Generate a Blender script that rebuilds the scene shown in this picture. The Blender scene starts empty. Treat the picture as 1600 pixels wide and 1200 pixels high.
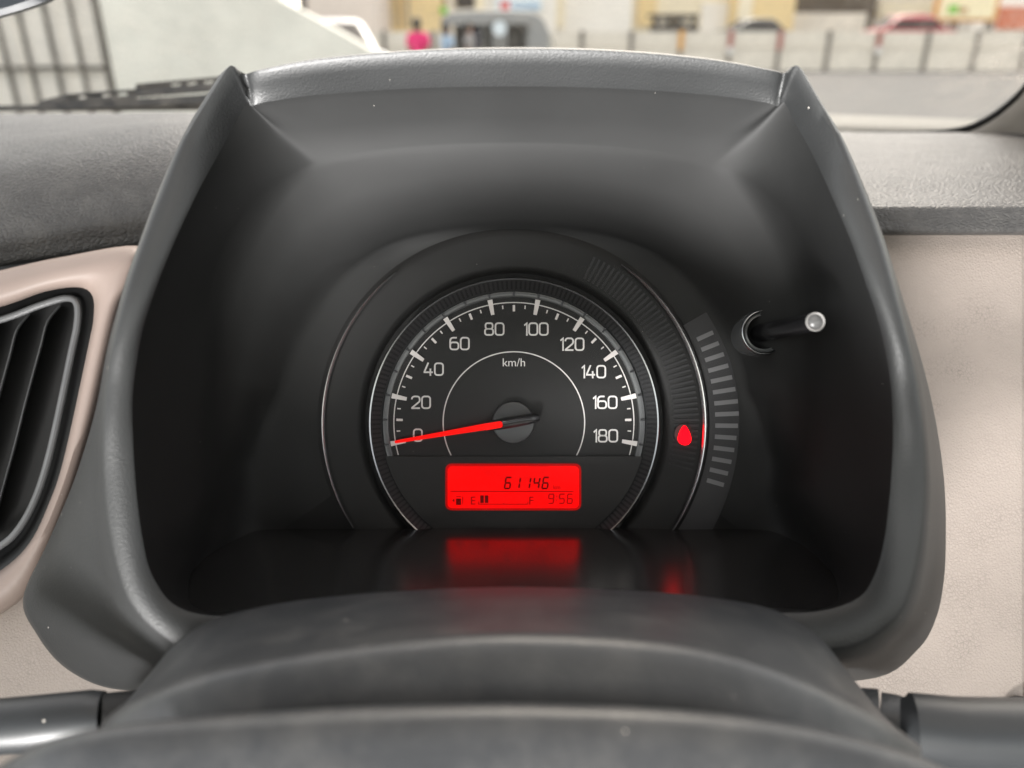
import bpy, bmesh, math, random
from mathutils import Vector, Matrix
random.seed(7)
SC = bpy.context.scene
COL = SC.collection
PI = math.pi

# ------------------------------------------------------------------ camera, world, light, exposure
F = 1200.0                      # focal length in photograph pixels (1600 wide)
PITCH = math.atan(542 / F)      # the camera looks down at the instrument panel
CAM = Vector((0, 0, 1.15))
RT = Vector((1, 0, 0))
FW = Vector((0, math.cos(PITCH), -math.sin(PITCH)))
UP = Vector((0, math.sin(PITCH), math.cos(PITCH)))

cd = bpy.data.cameras.new('camera'); cam = bpy.data.objects.new('camera', cd); COL.objects.link(cam)
cam.location = CAM; cam.rotation_euler = (PI / 2 - PITCH, 0, 0)
cd.sensor_width = 36; cd.lens = 36 * F / 1600
cd.clip_start = 0.01; cd.clip_end = 3000
cd.dof.use_dof = True; cd.dof.focus_distance = 0.352; cd.dof.aperture_fstop = 5.6
SC.camera = cam

SUN_EL, SUN_AZ = math.radians(42), math.radians(8)     # azimuth from +Y clockwise: ahead, a little to the right
w = bpy.data.worlds.new('World'); SC.world = w; w.use_nodes = True
nt = w.node_tree; bgn = nt.nodes['Background']
sky = nt.nodes.new('ShaderNodeTexSky'); sky.sky_type = 'NISHITA'; sky.sun_disc = False
sky.sun_elevation = SUN_EL; sky.sun_rotation = SUN_AZ
sky.dust_density = 1.5; sky.air_density = 1.0; sky.ozone_density = 0.5
hz = nt.nodes.new('ShaderNodeHueSaturation'); hz.inputs['Saturation'].default_value = 0.35      # hazy white sky
wm = nt.nodes.new('ShaderNodeMix'); wm.data_type = 'RGBA'; wm.blend_type = 'MULTIPLY'; wm.inputs[0].default_value = 1; wm.inputs[7].default_value = (1, 0.94, 0.84, 1)
nt.links.new(sky.outputs[0], hz.inputs['Color']); nt.links.new(hz.outputs[0], wm.inputs[6]); nt.links.new(wm.outputs[2], bgn.inputs[0]); bgn.inputs[1].default_value = 0.15
sl = bpy.data.lights.new('sun', 'SUN'); sun = bpy.data.objects.new('sun', sl); COL.objects.link(sun)
sl.energy = 0.5; sl.angle = math.radians(20); sl.color = (1, 0.9, 0.76)
sd = Vector((math.sin(SUN_AZ) * math.cos(SUN_EL), math.cos(SUN_AZ) * math.cos(SUN_EL), math.sin(SUN_EL)))
sun.rotation_euler = (-sd).to_track_quat('-Z', 'Y').to_euler()
# added area lamp brightening the visor, low behind the driver's left
al = bpy.data.lights.new('visor_fill_lamp', 'AREA'); ao = bpy.data.objects.new('visor_fill_lamp', al); COL.objects.link(ao)
al.shape = 'RECTANGLE'; al.size = 0.50; al.size_y = 0.28; al.energy = 3.6; al.color = (1, 0.98, 0.96); al.spread = math.radians(54)
ao.location = (-0.32, -0.70, 0.70); ao.rotation_euler = (Vector((0.17, 0.31, 1.42)) - Vector(ao.location)).to_track_quat('-Z', 'Y').to_euler()
vs = SC.view_settings
vs.view_transform = 'Standard'; vs.look = 'None'; vs.exposure = 1.88; vs.gamma = 1; vs.use_curve_mapping = False
SC.cycles.use_denoising = True
SC.cycles.max_bounces = 8; SC.cycles.transparent_max_bounces = 12
SC.cycles.sample_clamp_indirect = 6

# ------------------------------------------------------------------ placing helpers
def P(px, py, d):
    """point seen at a photograph pixel, d metres along the camera axis"""
    return CAM + RT * ((px - 800) / F * d) + UP * ((600 - py) / F * d) + FW * d
def ray(px, py):
    return RT * ((px - 800) / F) + UP * ((600 - py) / F) + FW
def AY(px, py, Y):
    r = ray(px, py); return CAM + r * (Y / r.y)
DD = 0.36; S = DD / F           # plane of the dial face; metres per pixel there
DC = (803.0, 661.0)             # dial centre
def L(px, py, h=0.0):
    """dial frame: pixel at the dial plane, h dial pixels proud towards the driver"""
    return P(px, py, DD) - FW * (h * S)
def LP(r, a, h=0.0):
    return L(DC[0] + r * math.cos(a), DC[1] - r * math.sin(a), h)

def crom(pts, n):
    """Catmull-Rom through tuples, n samples evenly by chord length"""
    pts = [tuple(map(float, p)) for p in pts]
    k = len(pts); dim = len(pts[0])
    ext = [tuple(2 * a - b for a, b in zip(pts[0], pts[1]))] + pts + [tuple(2 * a - b for a, b in zip(pts[-1], pts[-2]))]
    out = []
    for i in range(n):
        t = i / (n - 1) * (k - 1); j = min(int(t), k - 2); u = t - j
        p0, p1, p2, p3 = ext[j], ext[j + 1], ext[j + 2], ext[j + 3]
        out.append(tuple(0.5 * (2 * b + (c - a) * u + (2 * a - 5 * b + 4 * c - d) * u * u + (3 * b - a - 3 * c + d) * u ** 3)
                         for a, b, c, d in zip(p0, p1, p2, p3)))
    return out

# ------------------------------------------------------------------ object helpers
def tag(o, label, cat=None, group=None, kind=None):
    if label: o['label'] = label
    if cat: o['category'] = cat
    if group: o['group'] = group
    if kind: o['kind'] = kind
    return o
def empty(name, loc, label, cat, group=None):
    o = bpy.data.objects.new(name, None); COL.objects.link(o); o.location = loc
    o.empty_display_size = 0.05
    return tag(o, label, cat, group)
def world_loc(o):
    v = Vector((0, 0, 0))
    while o is not None:
        v = v + Vector(o.location); o = o.parent
    return v
def obj(name, verts, faces, m, parent=None, smooth=True, sharp=None):
    """one mesh object; vertices come in world coordinates"""
    verts = [Vector(v) for v in verts]
    c = sum(verts, Vector((0, 0, 0))) / max(1, len(verts))
    me = bpy.data.meshes.new(name)
    me.from_pydata([v - c for v in verts], [], faces)
    me.materials.append(M[m] if isinstance(m, str) else m)
    bm = bmesh.new(); bm.from_mesh(me)
    bmesh.ops.remove_doubles(bm, verts=bm.verts, dist=1e-7)
    bmesh.ops.recalc_face_normals(bm, faces=bm.faces)
    bm.to_mesh(me); bm.free()
    if smooth:
        me.shade_smooth()
        if sharp is not None: me.set_sharp_from_angle(angle=math.radians(sharp))
    o = bpy.data.objects.new(name, me); COL.objects.link(o)
    if parent is not None:
        o.parent = parent; o.location = c - world_loc(parent)
    else:
        o.location = c
    return o
def gridfaces(nr, nc, closed=False):
    f = []
    for i in range(nr - 1):
        for j in range(nc if closed else nc - 1):
            a = i * nc + j; b = i * nc + (j + 1) % nc
            f.append((a, b, b + nc, a + nc))
    return f
def loft(name, rings, m, parent=None, closed=False, sharp=40):
    v = [p for r in rings for p in r]
    return obj(name, v, gridfaces(len(rings), len(rings[0]), closed), m, parent, True, sharp)
def thick(o, t, off=-1):
    s = o.modifiers.new('thickness', 'SOLIDIFY'); s.thickness = t; s.offset = off; return o
def bevel(o, wd, seg=3):
    b = o.modifiers.new('bevel', 'BEVEL'); b.width = wd; b.segments = seg; b.limit_method = 'ANGLE'; return o
class MB:
    def __init__(s): s.v = []; s.f = []
    def add(s, vs, fs):
        k = len(s.v); s.v += [Vector(a) for a in vs]; s.f += [tuple(i + k for i in f) for f in fs]; return s
    def box(s, c, e):
        c = Vector(c); x, y, z = e[0] / 2, e[1] / 2, e[2] / 2
        return s.add([c + Vector((a, b, d)) for a in (-x, x) for b in (-y, y) for d in (-z, z)],
                     [(0, 1, 3, 2), (4, 6, 7, 5), (0, 4, 5, 1), (2, 3, 7, 6), (0, 2, 6, 4), (1, 5, 7, 3)])
    def prism(s, pts, depth):
        """closed polygon of points pushed along a vector"""
        n = len(pts); d = Vector(depth); pts = [Vector(p) for p in pts]
        return s.add(pts + [p + d for p in pts], [tuple(range(n)), tuple(range(2 * n - 1, n - 1, -1))] +
                     [(i, (i + 1) % n, (i + 1) % n + n, i + n) for i in range(n)])
    def tube(s, pts, rad, n=12, cap=True, flat=1.0, upv=None):
        pts = [Vector(p) for p in pts]; k = len(pts)
        if not isinstance(rad, (list, tuple)): rad = [rad] * k
        rings = []
        for i, p in enumerate(pts):
            t = (pts[min(i + 1, k - 1)] - pts[max(i - 1, 0)]).normalized()
            ref = Vector(upv) if upv is not None else (Vector((0, 0, 1)) if abs(t.z) < 0.9 else Vector((1, 0, 0)))
            a = t.cross(ref).normalized(); b = a.cross(t).normalized()
            rings.append([p + a * (rad[i] * math.cos(2 * PI * j / n)) + b * (rad[i] * flat * math.sin(2 * PI * j / n)) for j in range(n)])
        f = gridfaces(k, n, True)
        if cap: f += [tuple(range(n - 1, -1, -1)), tuple(range((k - 1) * n, k * n))]
        return s.add([q for r in rings for q in r], f)
    def build(s, name, m, parent=None, smooth=False, sharp=35):
        return obj(name, s.v, s.f, m, parent, smooth, sharp)

# ------------------------------------------------------------------ materials
M = {}
def newmat(name):
    m = bpy.data.materials.new(name); m.use_nodes = True; M[name] = m
    n = m.node_tree; return m, n, n.nodes['Principled BSDF'], n.nodes['Material Output']
def N(n, t, **kw):
    k = n.nodes.new(t)
    for a, b in kw.items(): setattr(k, a, b)
    return k
def ramp(n, src, p0, p1, c0, c1):
    r = n.nodes.new('ShaderNodeValToRGB'); r.color_ramp.elements[0].position = p0; r.color_ramp.elements[1].position = p1
    r.color_ramp.elements[0].color = (*c0, 1); r.color_ramp.elements[1].color = (*c1, 1)
    n.links.new(src, r.inputs[0]); return r.outputs[0]
def mixc(n, fac, a, b):
    k = n.nodes.new('ShaderNodeMix'); k.data_type = 'RGBA'
    if isinstance(fac, float): k.inputs[0].default_value = fac
    else: n.links.new(fac, k.inputs[0])
    for s_, v in ((6, a), (7, b)):
        if isinstance(v, tuple): k.inputs[s_].default_value = (*v[:3], 1)
        else: n.links.new(v, k.inputs[s_])
    return k.outputs[2]
def plastic(name, col, rough=0.5, grain=0, gs=0.3, leather=0, ls=0.6, dust=0.0, dustcol=(0.4, 0.38, 0.35), stretch=(1, 1, 1),
            cracks=0.0, spec=0.5, blotch=0.15, specks=0.0, coat=0.0):
    m, n, b, out = newmat(name); lk = n.links.new
    tc = N(n, 'ShaderNodeTexCoord'); mp = N(n, 'ShaderNodeMapping'); lk(tc.outputs['Object'], mp.inputs[0])
    mp.inputs['Scale'].default_value = stretch
    nz = N(n, 'ShaderNodeTexNoise'); lk(mp.outputs[0], nz.inputs['Vector']); nz.inputs['Scale'].default_value = 22; nz.inputs['Detail'].default_value = 5
    c = mixc(n, ramp(n, nz.outputs[0], 0.3, 0.7, (0, 0, 0), (1, 1, 1)), tuple(x * (1 - blotch) for x in col), tuple(min(1, x * (1 + blotch)) for x in col))
    bump = None
    if leather:
        wv = N(n, 'ShaderNodeTexNoise'); lk(mp.outputs[0], wv.inputs['Vector']); wv.inputs['Scale'].default_value = leather * 0.6
        ad = N(n, 'ShaderNodeVectorMath', operation='MULTIPLY_ADD'); lk(wv.outputs['Color'], ad.inputs[0])
        ad.inputs[1].default_value = (0.9 / leather,) * 3; lk(mp.outputs[0], ad.inputs[2])
        vo = N(n, 'ShaderNodeTexVoronoi', feature='DISTANCE_TO_EDGE'); lk(ad.outputs[0], vo.inputs['Vector']); vo.inputs['Scale'].default_value = leather
        e = ramp(n, vo.outputs['Distance'], 0.0, 0.28, (0, 0, 0), (1, 1, 1))
        bump = N(n, 'ShaderNodeBump'); bump.inputs['Strength'].default_value = ls; bump.inputs['Distance'].default_value = 0.25 / leather
        lk(e, bump.inputs['Height'])
        if cracks:
            e2 = ramp(n, vo.outputs['Distance'], 0.01, 0.07, (1, 1, 1), (0, 0, 0))
            n2 = N(n, 'ShaderNodeTexNoise'); lk(tc.outputs['Object'], n2.inputs['Vector']); n2.inputs['Scale'].default_value = 34; n2.inputs['Detail'].default_value = 3
            mm = N(n, 'ShaderNodeMath', operation='MULTIPLY'); lk(e2, mm.inputs[0]); lk(ramp(n, n2.outputs[0], 0.42, 0.66, (0, 0, 0), (cracks,) * 3), mm.inputs[1])
            c = mixc(n, mm.outputs[0], c, tuple(x * 0.35 for x in col))
    if grain:
        n3 = N(n, 'ShaderNodeTexNoise'); lk(tc.outputs['Object'], n3.inputs['Vector']); n3.inputs['Scale'].default_value = grain; n3.inputs['Detail'].default_value = 2
        b2 = N(n, 'ShaderNodeBump'); b2.inputs['Strength'].default_value = gs; b2.inputs['Distance'].default_value = 0.4 / grain
        lk(n3.outputs[0], b2.inputs['Height'])
        if bump is not None: lk(bump.outputs[0], b2.inputs['Normal'])
        bump = b2
    if dust:
        n4 = N(n, 'ShaderNodeTexNoise'); lk(tc.outputs['Object'], n4.inputs['Vector']); n4.inputs['Scale'].default_value = 60; n4.inputs['Detail'].default_value = 8; n4.inputs['Roughness'].default_value = 0.75
        c = mixc(n, ramp(n, n4.outputs[0], 0.45, 0.8, (0, 0, 0), (dust,) * 3), c, dustcol)
    if specks:
        v2 = N(n, 'ShaderNodeTexVoronoi', feature='F1'); lk(tc.outputs['Object'], v2.inputs['Vector']); v2.inputs['Scale'].default_value = 230
        rad = N(n, 'ShaderNodeSeparateColor'); lk(v2.outputs['Color'], rad.inputs[0])
        th = N(n, 'ShaderNodeMath', operation='MULTIPLY'); lk(ramp(n, rad.outputs[0], 0.9, 1.0, (0, 0, 0), (1, 1, 1)), th.inputs[0]); th.inputs[1].default_value = specks * 0.16
        ls_ = N(n, 'ShaderNodeMath', operation='LESS_THAN'); lk(v2.outputs['Distance'], ls_.inputs[0]); lk(th.outputs[0], ls_.inputs[1])
        c = mixc(n, ls_.outputs[0], c, (0.45, 0.42, 0.38))
    lk(c, b.inputs['Base Color'])
    b.inputs['Roughness'].default_value = rough; b.inputs['Specular IOR Level'].default_value = spec
    b.inputs['Coat Weight'].default_value = coat; b.inputs['Coat Roughness'].default_value = 0.2
    if bump is not None: lk(bump.outputs[0], b.inputs['Normal'])
    return m
def emit(name, col, st):
    m, n, b, out = newmat(name)
    b.inputs['Specular IOR Level'].default_value = 0.05; b.inputs['Base Color'].default_value = (col[0] * .06, 0, 0, 1); b.inputs['Roughness'].default_value = 0.35
    b.inputs['Emission Color'].default_value = (*col, 1); b.inputs['Emission Strength'].default_value = st
    return m
def metal(name, col, rough, bump=0, bs=0.2):
    m, n, b, out = newmat(name)
    b.inputs['Base Color'].default_value = (*col, 1); b.inputs['Metallic'].default_value = 1; b.inputs['Roughness'].default_value = rough
    if bump:
        tc = N(n, 'ShaderNodeTexCoord'); nz = N(n, 'ShaderNodeTexNoise'); n.links.new(tc.outputs['Object'], nz.inputs['Vector']); nz.inputs['Scale'].default_value = bump
        bp = N(n, 'ShaderNodeBump'); bp.inputs['Strength'].default_value = bs; bp.inputs['Distance'].default_value = 0.3 / bump
        n.links.new(nz.outputs[0], bp.inputs['Height']); n.links.new(bp.outputs[0], b.inputs['Normal'])
    return m
def glass(name, refl=0.05, dust=0.0, tint=(1, 1, 1), scale=30, rough=0.0):
    """thin clear pane: see-through with a fresnel sheen and, where asked, dust lying on it"""
    m, n, b, out = newmat(name); lk = n.links.new
    n.nodes.remove(b)
    tr = N(n, 'ShaderNodeBsdfTransparent'); tr.inputs[0].default_value = (*tint, 1)
    gl = N(n, 'ShaderNodeBsdfGlossy'); gl.inputs['Roughness'].default_value = rough
    fr = N(n, 'ShaderNodeFresnel'); fr.inputs[0].default_value = 1.45
    mu = N(n, 'ShaderNodeMath', operation='MULTIPLY'); lk(fr.outputs[0], mu.inputs[0]); mu.inputs[1].default_value = refl / 0.034
    mx = N(n, 'ShaderNodeMixShader'); lk(mu.outputs[0], mx.inputs[0]); lk(tr.outputs[0], mx.inputs[1]); lk(gl.outputs[0], mx.inputs[2])
    res = mx.outputs[0]
    if dust:
        tc = N(n, 'ShaderNodeTexCoord'); nz = N(n, 'ShaderNodeTexNoise'); lk(tc.outputs['Object'], nz.inputs['Vector'])
        nz.inputs['Scale'].default_value = scale; nz.inputs['Detail'].default_value = 9; nz.inputs['Roughness'].default_value = 0.8
        big = N(n, 'ShaderNodeTexNoise'); lk(tc.outputs['Object'], big.inputs['Vector']); big.inputs['Scale'].default_value = 4
        m2 = N(n, 'ShaderNodeMath', operation='MULTIPLY'); lk(ramp(n, nz.outputs[0], 0.42, 0.75, (0, 0, 0), (dust,) * 3), m2.inputs[0])
        lk(ramp(n, big.outputs[0], 0.35, 0.65, (.25,) * 3, (1, 1, 1)), m2.inputs[1])
        df = N(n, 'ShaderNodeBsdfDiffuse'); df.inputs[0].default_value = (0.6, 0.56, 0.5, 1)
        tl = N(n, 'ShaderNodeBsdfTranslucent'); tl.inputs[0].default_value = (0.6, 0.56, 0.5, 1)
        a2 = N(n, 'ShaderNodeMixShader'); a2.inputs[0].default_value = 0.5; lk(df.outputs[0], a2.inputs[1]); lk(tl.outputs[0], a2.inputs[2])
        m3 = N(n, 'ShaderNodeMixShader'); lk(m2.outputs[0], m3.inputs[0]); lk(res, m3.inputs[1]); lk(a2.outputs[0], m3.inputs[2]); res = m3.outputs[0]
    lk(res, out.inputs[0]); return m
def rough_mat(name, col, var=0.25, scale=2.0, rough=0.85, bumpd=0.0, col2=None):
    m, n, b, out = newmat(name); lk = n.links.new
    tc = N(n, 'ShaderNodeTexCoord'); nz = N(n, 'ShaderNodeTexNoise'); lk(tc.outputs['Object'], nz.inputs['Vector'])
    nz.inputs['Scale'].default_value = scale; nz.inputs['Detail'].default_value = 8; nz.inputs['Roughness'].default_value = 0.65
    c2 = col2 or tuple(x * (1 - var) for x in col)
    lk(mixc(n, ramp(n, nz.outputs[0], 0.35, 0.68, (0, 0, 0), (1, 1, 1)), c2, col), b.inputs['Base Color'])
    b.inputs['Roughness'].default_value = rough
    if bumpd:
        bp = N(n, 'ShaderNodeBump'); bp.inputs['Distance'].default_value = bumpd; lk(nz.outputs[0], bp.inputs['Height']); lk(bp.outputs[0], b.inputs['Normal'])
    return m
# cabin
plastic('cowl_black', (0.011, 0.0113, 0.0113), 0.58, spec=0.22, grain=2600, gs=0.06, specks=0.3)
plastic('hood_plastic', (0.016, 0.0168, 0.0172), 0.46, grain=1300, gs=0.45, specks=0.7)
plastic('column_plastic', (0.031, 0.033, 0.036), 0.42, grain=900, gs=0.35, dust=0.10, specks=0.6)
plastic('pad_leather', (0.062, 0.060, 0.059), 0.47, leather=470, ls=0.75, dust=0.12, spec=0.28, stretch=(0.62, 1, 1))
plastic('beige_leather', (0.345, 0.295, 0.262), 0.6, leather=600, ls=0.42, cracks=0.55, blotch=0.05)
plastic('beige_trim', (0.265, 0.208, 0.182), 0.55, grain=500, gs=0.05, blotch=0.04, specks=0.3)
plastic('vent_black', (0.003, 0.003, 0.0032), 0.45, grain=900, gs=0.1)
plastic('vent_vane', (0.12, 0.122, 0.125), 0.30, grain=700, gs=0.1)
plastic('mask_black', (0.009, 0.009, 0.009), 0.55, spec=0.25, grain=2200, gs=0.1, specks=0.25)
plastic('ledge_black', (0.014, 0.014, 0.014), 0.22, grain=0, specks=0.35, spec=1.0, coat=0.8)
plastic('dial_black', (0.011, 0.011, 0.011), 0.55, spec=0.25, grain=2500, gs=0.12, specks=0.2)
plastic('panel_black', (0.014, 0.0135, 0.0135), 0.55, spec=0.3, grain=2500, gs=0.12, specks=0.2)
plastic('pod_grey', (0.017, 0.017, 0.018), 0.45, spec=0.25, grain=2500, gs=0.05)
plastic('lamp_base', (0.035, 0.022, 0.022), 0.6)
plastic('reflection_grey', (0.15, 0.15, 0.155), 0.45)
plastic('band_grey', (0.040, 0.040, 0.042), 0.5, spec=0.2)
plastic('track_grey', (0.075, 0.078, 0.08), 0.25)
plastic('knurl_black', (0.025, 0.026, 0.027), 0.32)
plastic('print_white', (0.56, 0.545, 0.535), 0.5, blotch=0.02)
plastic('tick_white', (0.60, 0.57, 0.555), 0.4, blotch=0.02)
plastic('needle_hub', (0.035, 0.036, 0.037), 0.35, grain=2000, gs=0.05)
plastic('needle_black', (0.010, 0.010, 0.011), 0.20)
plastic('rubber_black', (0.012, 0.012, 0.012), 0.6)
plastic('stalk_plastic', (0.022, 0.024, 0.026), 0.42, grain=1200, gs=0.1, specks=0.8)
plastic('headliner', (0.55, 0.51, 0.46), 0.9, grain=600, gs=0.1)
plastic('pillar_trim', (0.33, 0.30, 0.27), 0.6, grain=900, gs=0.2)
plastic('mirror_shell', (0.03, 0.035, 0.042), 0.35)
plastic('wiper_black', (0.03, 0.03, 0.03), 0.45)
plastic('tip_grey', (0.10, 0.10, 0.10), 0.22)
plastic('knob_tip', (0.35, 0.34, 0.33), 0.3)
metal('chrome', (0.80, 0.80, 0.81), 0.27)
metal('chrome_dark', (0.33, 0.34, 0.35), 0.22)
emit('lcd_red', (1, 0.0002, 0.0002), 0.33)
emit('lcd_segment', (0.08, 0, 0), 0.35)
emit('lcd_segment_faint', (0.20, 0, 0), 0.38)
emit('needle_red', (1, 0.004, 0.002), 0.30)
emit('lamp_red', (1, 0.0, 0.004), 1.2)
emit('lamp_halo', (1, 0.0, 0.02), 0.10)
def uneven(name, amt):
    m = M[name]; n = m.node_tree; b = n.nodes['Principled BSDF']; tc = N(n, 'ShaderNodeTexCoord'); nz = N(n, 'ShaderNodeTexNoise')
    n.links.new(tc.outputs['Object'], nz.inputs['Vector']); nz.inputs['Scale'].default_value = 45; nz.inputs['Detail'].default_value = 3
    e = b.inputs['Emission Strength'].default_value; r_ = N(n, 'ShaderNodeMapRange'); n.links.new(nz.outputs[0], r_.inputs[0])
    r_.inputs[1].default_value = .3; r_.inputs[2].default_value = .7; r_.inputs[3].default_value = e * (1 - amt); r_.inputs[4].default_value = e * (1 + amt * .3)
    n.links.new(r_.outputs[0], b.inputs['Emission Strength'])
uneven('lcd_red', .30)
glass('lens_clear', 0.005, dust=0.006, scale=180, rough=0.45)
glass('windshield_glass', 0.03, dust=0.20, scale=60)  # dust film over the whole pane raised to lay haze on the street
glass('car_window', 0.10, tint=(0.12, 0.14, 0.15))

# ================================================================== OUTSIDE: ground, walls, buildings
rough_mat('asphalt', (0.11, 0.107, 0.10), 0.25, 0.6, 0.8)
rough_mat('far_asphalt', (0.26, 0.25, 0.24), 0.2, 0.5, 0.85)
rough_mat('concrete', (0.86, 0.84, 0.75), 0.22, 1.1, 0.9, 0.01)
rough_mat('concrete_panel', (0.84, 0.77, 0.66), 0.25, 1.4, 0.9)
rough_mat('post_dark', (0.24, 0.21, 0.18), 0.3, 3, 0.8)
rough_mat('post_red', (0.45, 0.14, 0.12), 0.3, 3, 0.7)
rough_mat('post_orange', (0.75, 0.36, 0.05), 0.1, 3, 0.6)
rough_mat('white_paint', (0.78, 0.76, 0.72), 0.1, 3, 0.6)
rough_mat('gate_bar', (0.10, 0.09, 0.075), 0.3, 6, 0.7)
rough_mat('gate_sheet', (0.86, 0.81, 0.73), 0.22, 1.6, 0.8)
rough_mat('cream_wall', (0.90, 0.80, 0.60), 0.12, 0.4, 0.9)
rough_mat('white_wall', (0.90, 0.85, 0.77), 0.10, 0.4, 0.9)
rough_mat('pink_wall', (0.78, 0.68, 0.60), 0.12, 0.6, 0.9)
rough_mat('amber_wall', (0.90, 0.70, 0.38), 0.15, 0.5, 0.9)
rough_mat('brown_wall', (0.16, 0.13, 0.10), 0.25, 0.6, 0.9)
rough_mat('red_wall', (0.62, 0.16, 0.07), 0.15, 0.6, 0.8)
rough_mat('shutter_dark', (0.07, 0.06, 0.055), 0.3, 1.0, 0.7)
rough_mat('sign_face', (0.85, 0.76, 0.50), 0.05, 0.5, 0.5)
rough_mat('sign_frame', (0.72, 0.34, 0.07), 0.1, 2, 0.5)
rough_mat('sign_green', (0.20, 0.55, 0.06), 0.1, 2, 0.5)
rough_mat('sign_brown', (0.40, 0.22, 0.08), 0.1, 2, 0.5)
rough_mat('sign_white', (0.72, 0.80, 0.84), 0.04, 2, 0.5)
rough_mat('sign_blue', (0.15, 0.32, 0.52), 0.05, 2, 0.5)
rough_mat('sign_red', (0.70, 0.12, 0.12), 0.05, 2, 0.5)
rough_mat('cloth_pink', (0.80, 0.035, 0.19), 0.15, 6, 0.9)
rough_mat('cloth_blue', (0.38, 0.52, 0.66), 0.15, 6, 0.9)
rough_mat('cloth_grey', (0.33, 0.31, 0.30), 0.15, 6, 0.9)
rough_mat('cloth_dark', (0.05, 0.05, 0.07), 0.15, 6, 0.9)
rough_mat('skin', (0.26, 0.14, 0.085), 0.1, 8, 0.6)
rough_mat('hair', (0.012, 0.010, 0.009), 0.1, 8, 0.5)
plastic('paint_white', (0.42, 0.44, 0.46), 0.25, coat=0.1, blotch=0.02)
plastic('paint_red', (0.42, 0.05, 0.07), 0.5, coat=0.1, blotch=0.03)
plastic('paint_grey', (0.14, 0.15, 0.145), 0.5, coat=0.1, blotch=0.03)
plastic('paint_silver', (0.66, 0.64, 0.60), 0.30, coat=0.4, blotch=0.03)
plastic('paint_bonnet', (0.20, 0.19, 0.165), 0.65, coat=0.0, spec=0.2, blotch=0.04)
plastic('rickshaw_canvas', (0.30, 0.30, 0.29), 0.6, blotch=0.1)
plastic('rickshaw_body', (0.20, 0.20, 0.19), 0.4, blotch=0.1)
plastic('tyre', (0.02, 0.02, 0.02), 0.8)

def sheet(name, x0, x1, y0, y1, z, m):
    o = obj(name, [(x0, y0, z), (x1, y0, z), (x1, y1, z), (x0, y1, z)], [(0, 1, 2, 3)], m, None, False)
    o['kind'] = 'structure'; return o
sheet('road', -300, 300, -40, 900, 0.0, 'asphalt')
g = MB().box((0, 330, 0.25), (500, 590, 0.5)).build('far_road', 'far_asphalt'); g['kind'] = 'structure'

# barrier of concrete panels and posts along the far side of the road
BY = 31.0
bx = [(px - 800) / F * (BY / math.cos(PITCH)) * 0.985 for px in range(0, 1900, 70)]
bar = empty('concrete_barrier', (10, BY, 0), 'long pale concrete barrier of panels between dark posts across the road', 'barrier')
step = 70 / F * BY * 1.005
xs0 = AY(985, 80, BY).x
cols = {0: 'post_dark', 1: 'post_orange', 2: 'post_red', 3: 'post_red', 5: 'post_red'}
btop = AY(1200, 49, BY).z
for k in range(-6, 16):
    x = xs0 + k * step
    mb = MB().box((x + step / 2, BY, btop * .5), (step - 0.16, 0.14, btop - .02)); mb.build('panel', 'concrete_panel', bar)
    MB().box((x + step / 2, BY - .09, btop * .62), (step - 0.3, 0.05, 0.05)).build('rail', 'concrete_panel', bar)
    p = MB().box((x, BY - 0.02, btop * .5 + .01), (0.15, 0.22, btop + .04)).build('post', 'post_dark', bar)
    if k in cols and k:
        MB().box((x, BY - 0.15, btop * .78), (0.17, 0.04, btop * .5)).build('reflector_band', cols[k], p)
        if k in (2, 5):
            MB().tube([(x, BY - .17, btop * .52), (x, BY - .24, btop * .52)], 0.13, 14).build('reflector', 'white_paint', p, True)

# sloping concrete ramp wall on the left and the barred gate beside it
ramp_out = [(250, -230), (340, -110), (400, -35), (440, 2), (490, 28), (540, 56), (580, 79), (640, 112), (720, 160), (800, 215)]
RY = 10.0
pts = [AY(a, b, RY) for a, b in ramp_out] 
xl = AY(180, 130, RY).x
pts = [Vector((xl, RY, 0)), Vector((xl, RY, pts[0].z + .3))] + pts + [Vector((pts[-1].x + .6, RY, 0))]
r = MB().prism(pts, (0, .35, 0)).build('concrete_ramp', 'concrete')
tag(r, 'big pale rough concrete ramp wall sloping down to the right beyond the windshield', 'wall')
GY = 10.25
gate = empty('barred_gate', (AY(60, 60, GY).x, GY, 0), 'tall cream sheet gate with dark vertical bars left of the concrete ramp', 'gate')
gx0, gx1 = AY(-330, 60, GY).x, AY(168, 60, GY).x
for i in range(7):
    wd = (gx1 - gx0) / 7
    MB().box((gx0 + wd * (i + .5), GY + .05, 1.45), (wd - .012, .04, 2.9)).build('sheet_panel', 'gate_sheet', gate)
for px, wd in ((168, .07), (128, .032), (88, .032), (48, .03), (12, .03), (-30, .032), (-75, .05), (-120, .05), (-170, .05), (-230, .06), (-300, .06)):
    MB().box((AY(px, 100, GY).x, GY - .01, 1.45), (wd, .05, 2.9)).build('bar', 'gate_bar', gate)
MB().box(((gx0 + gx1) / 2, GY - .05, AY(60, 106, GY).z), (gx1 - gx0, .035, .045)).build('cross_rail', 'gate_bar', gate)

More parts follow.
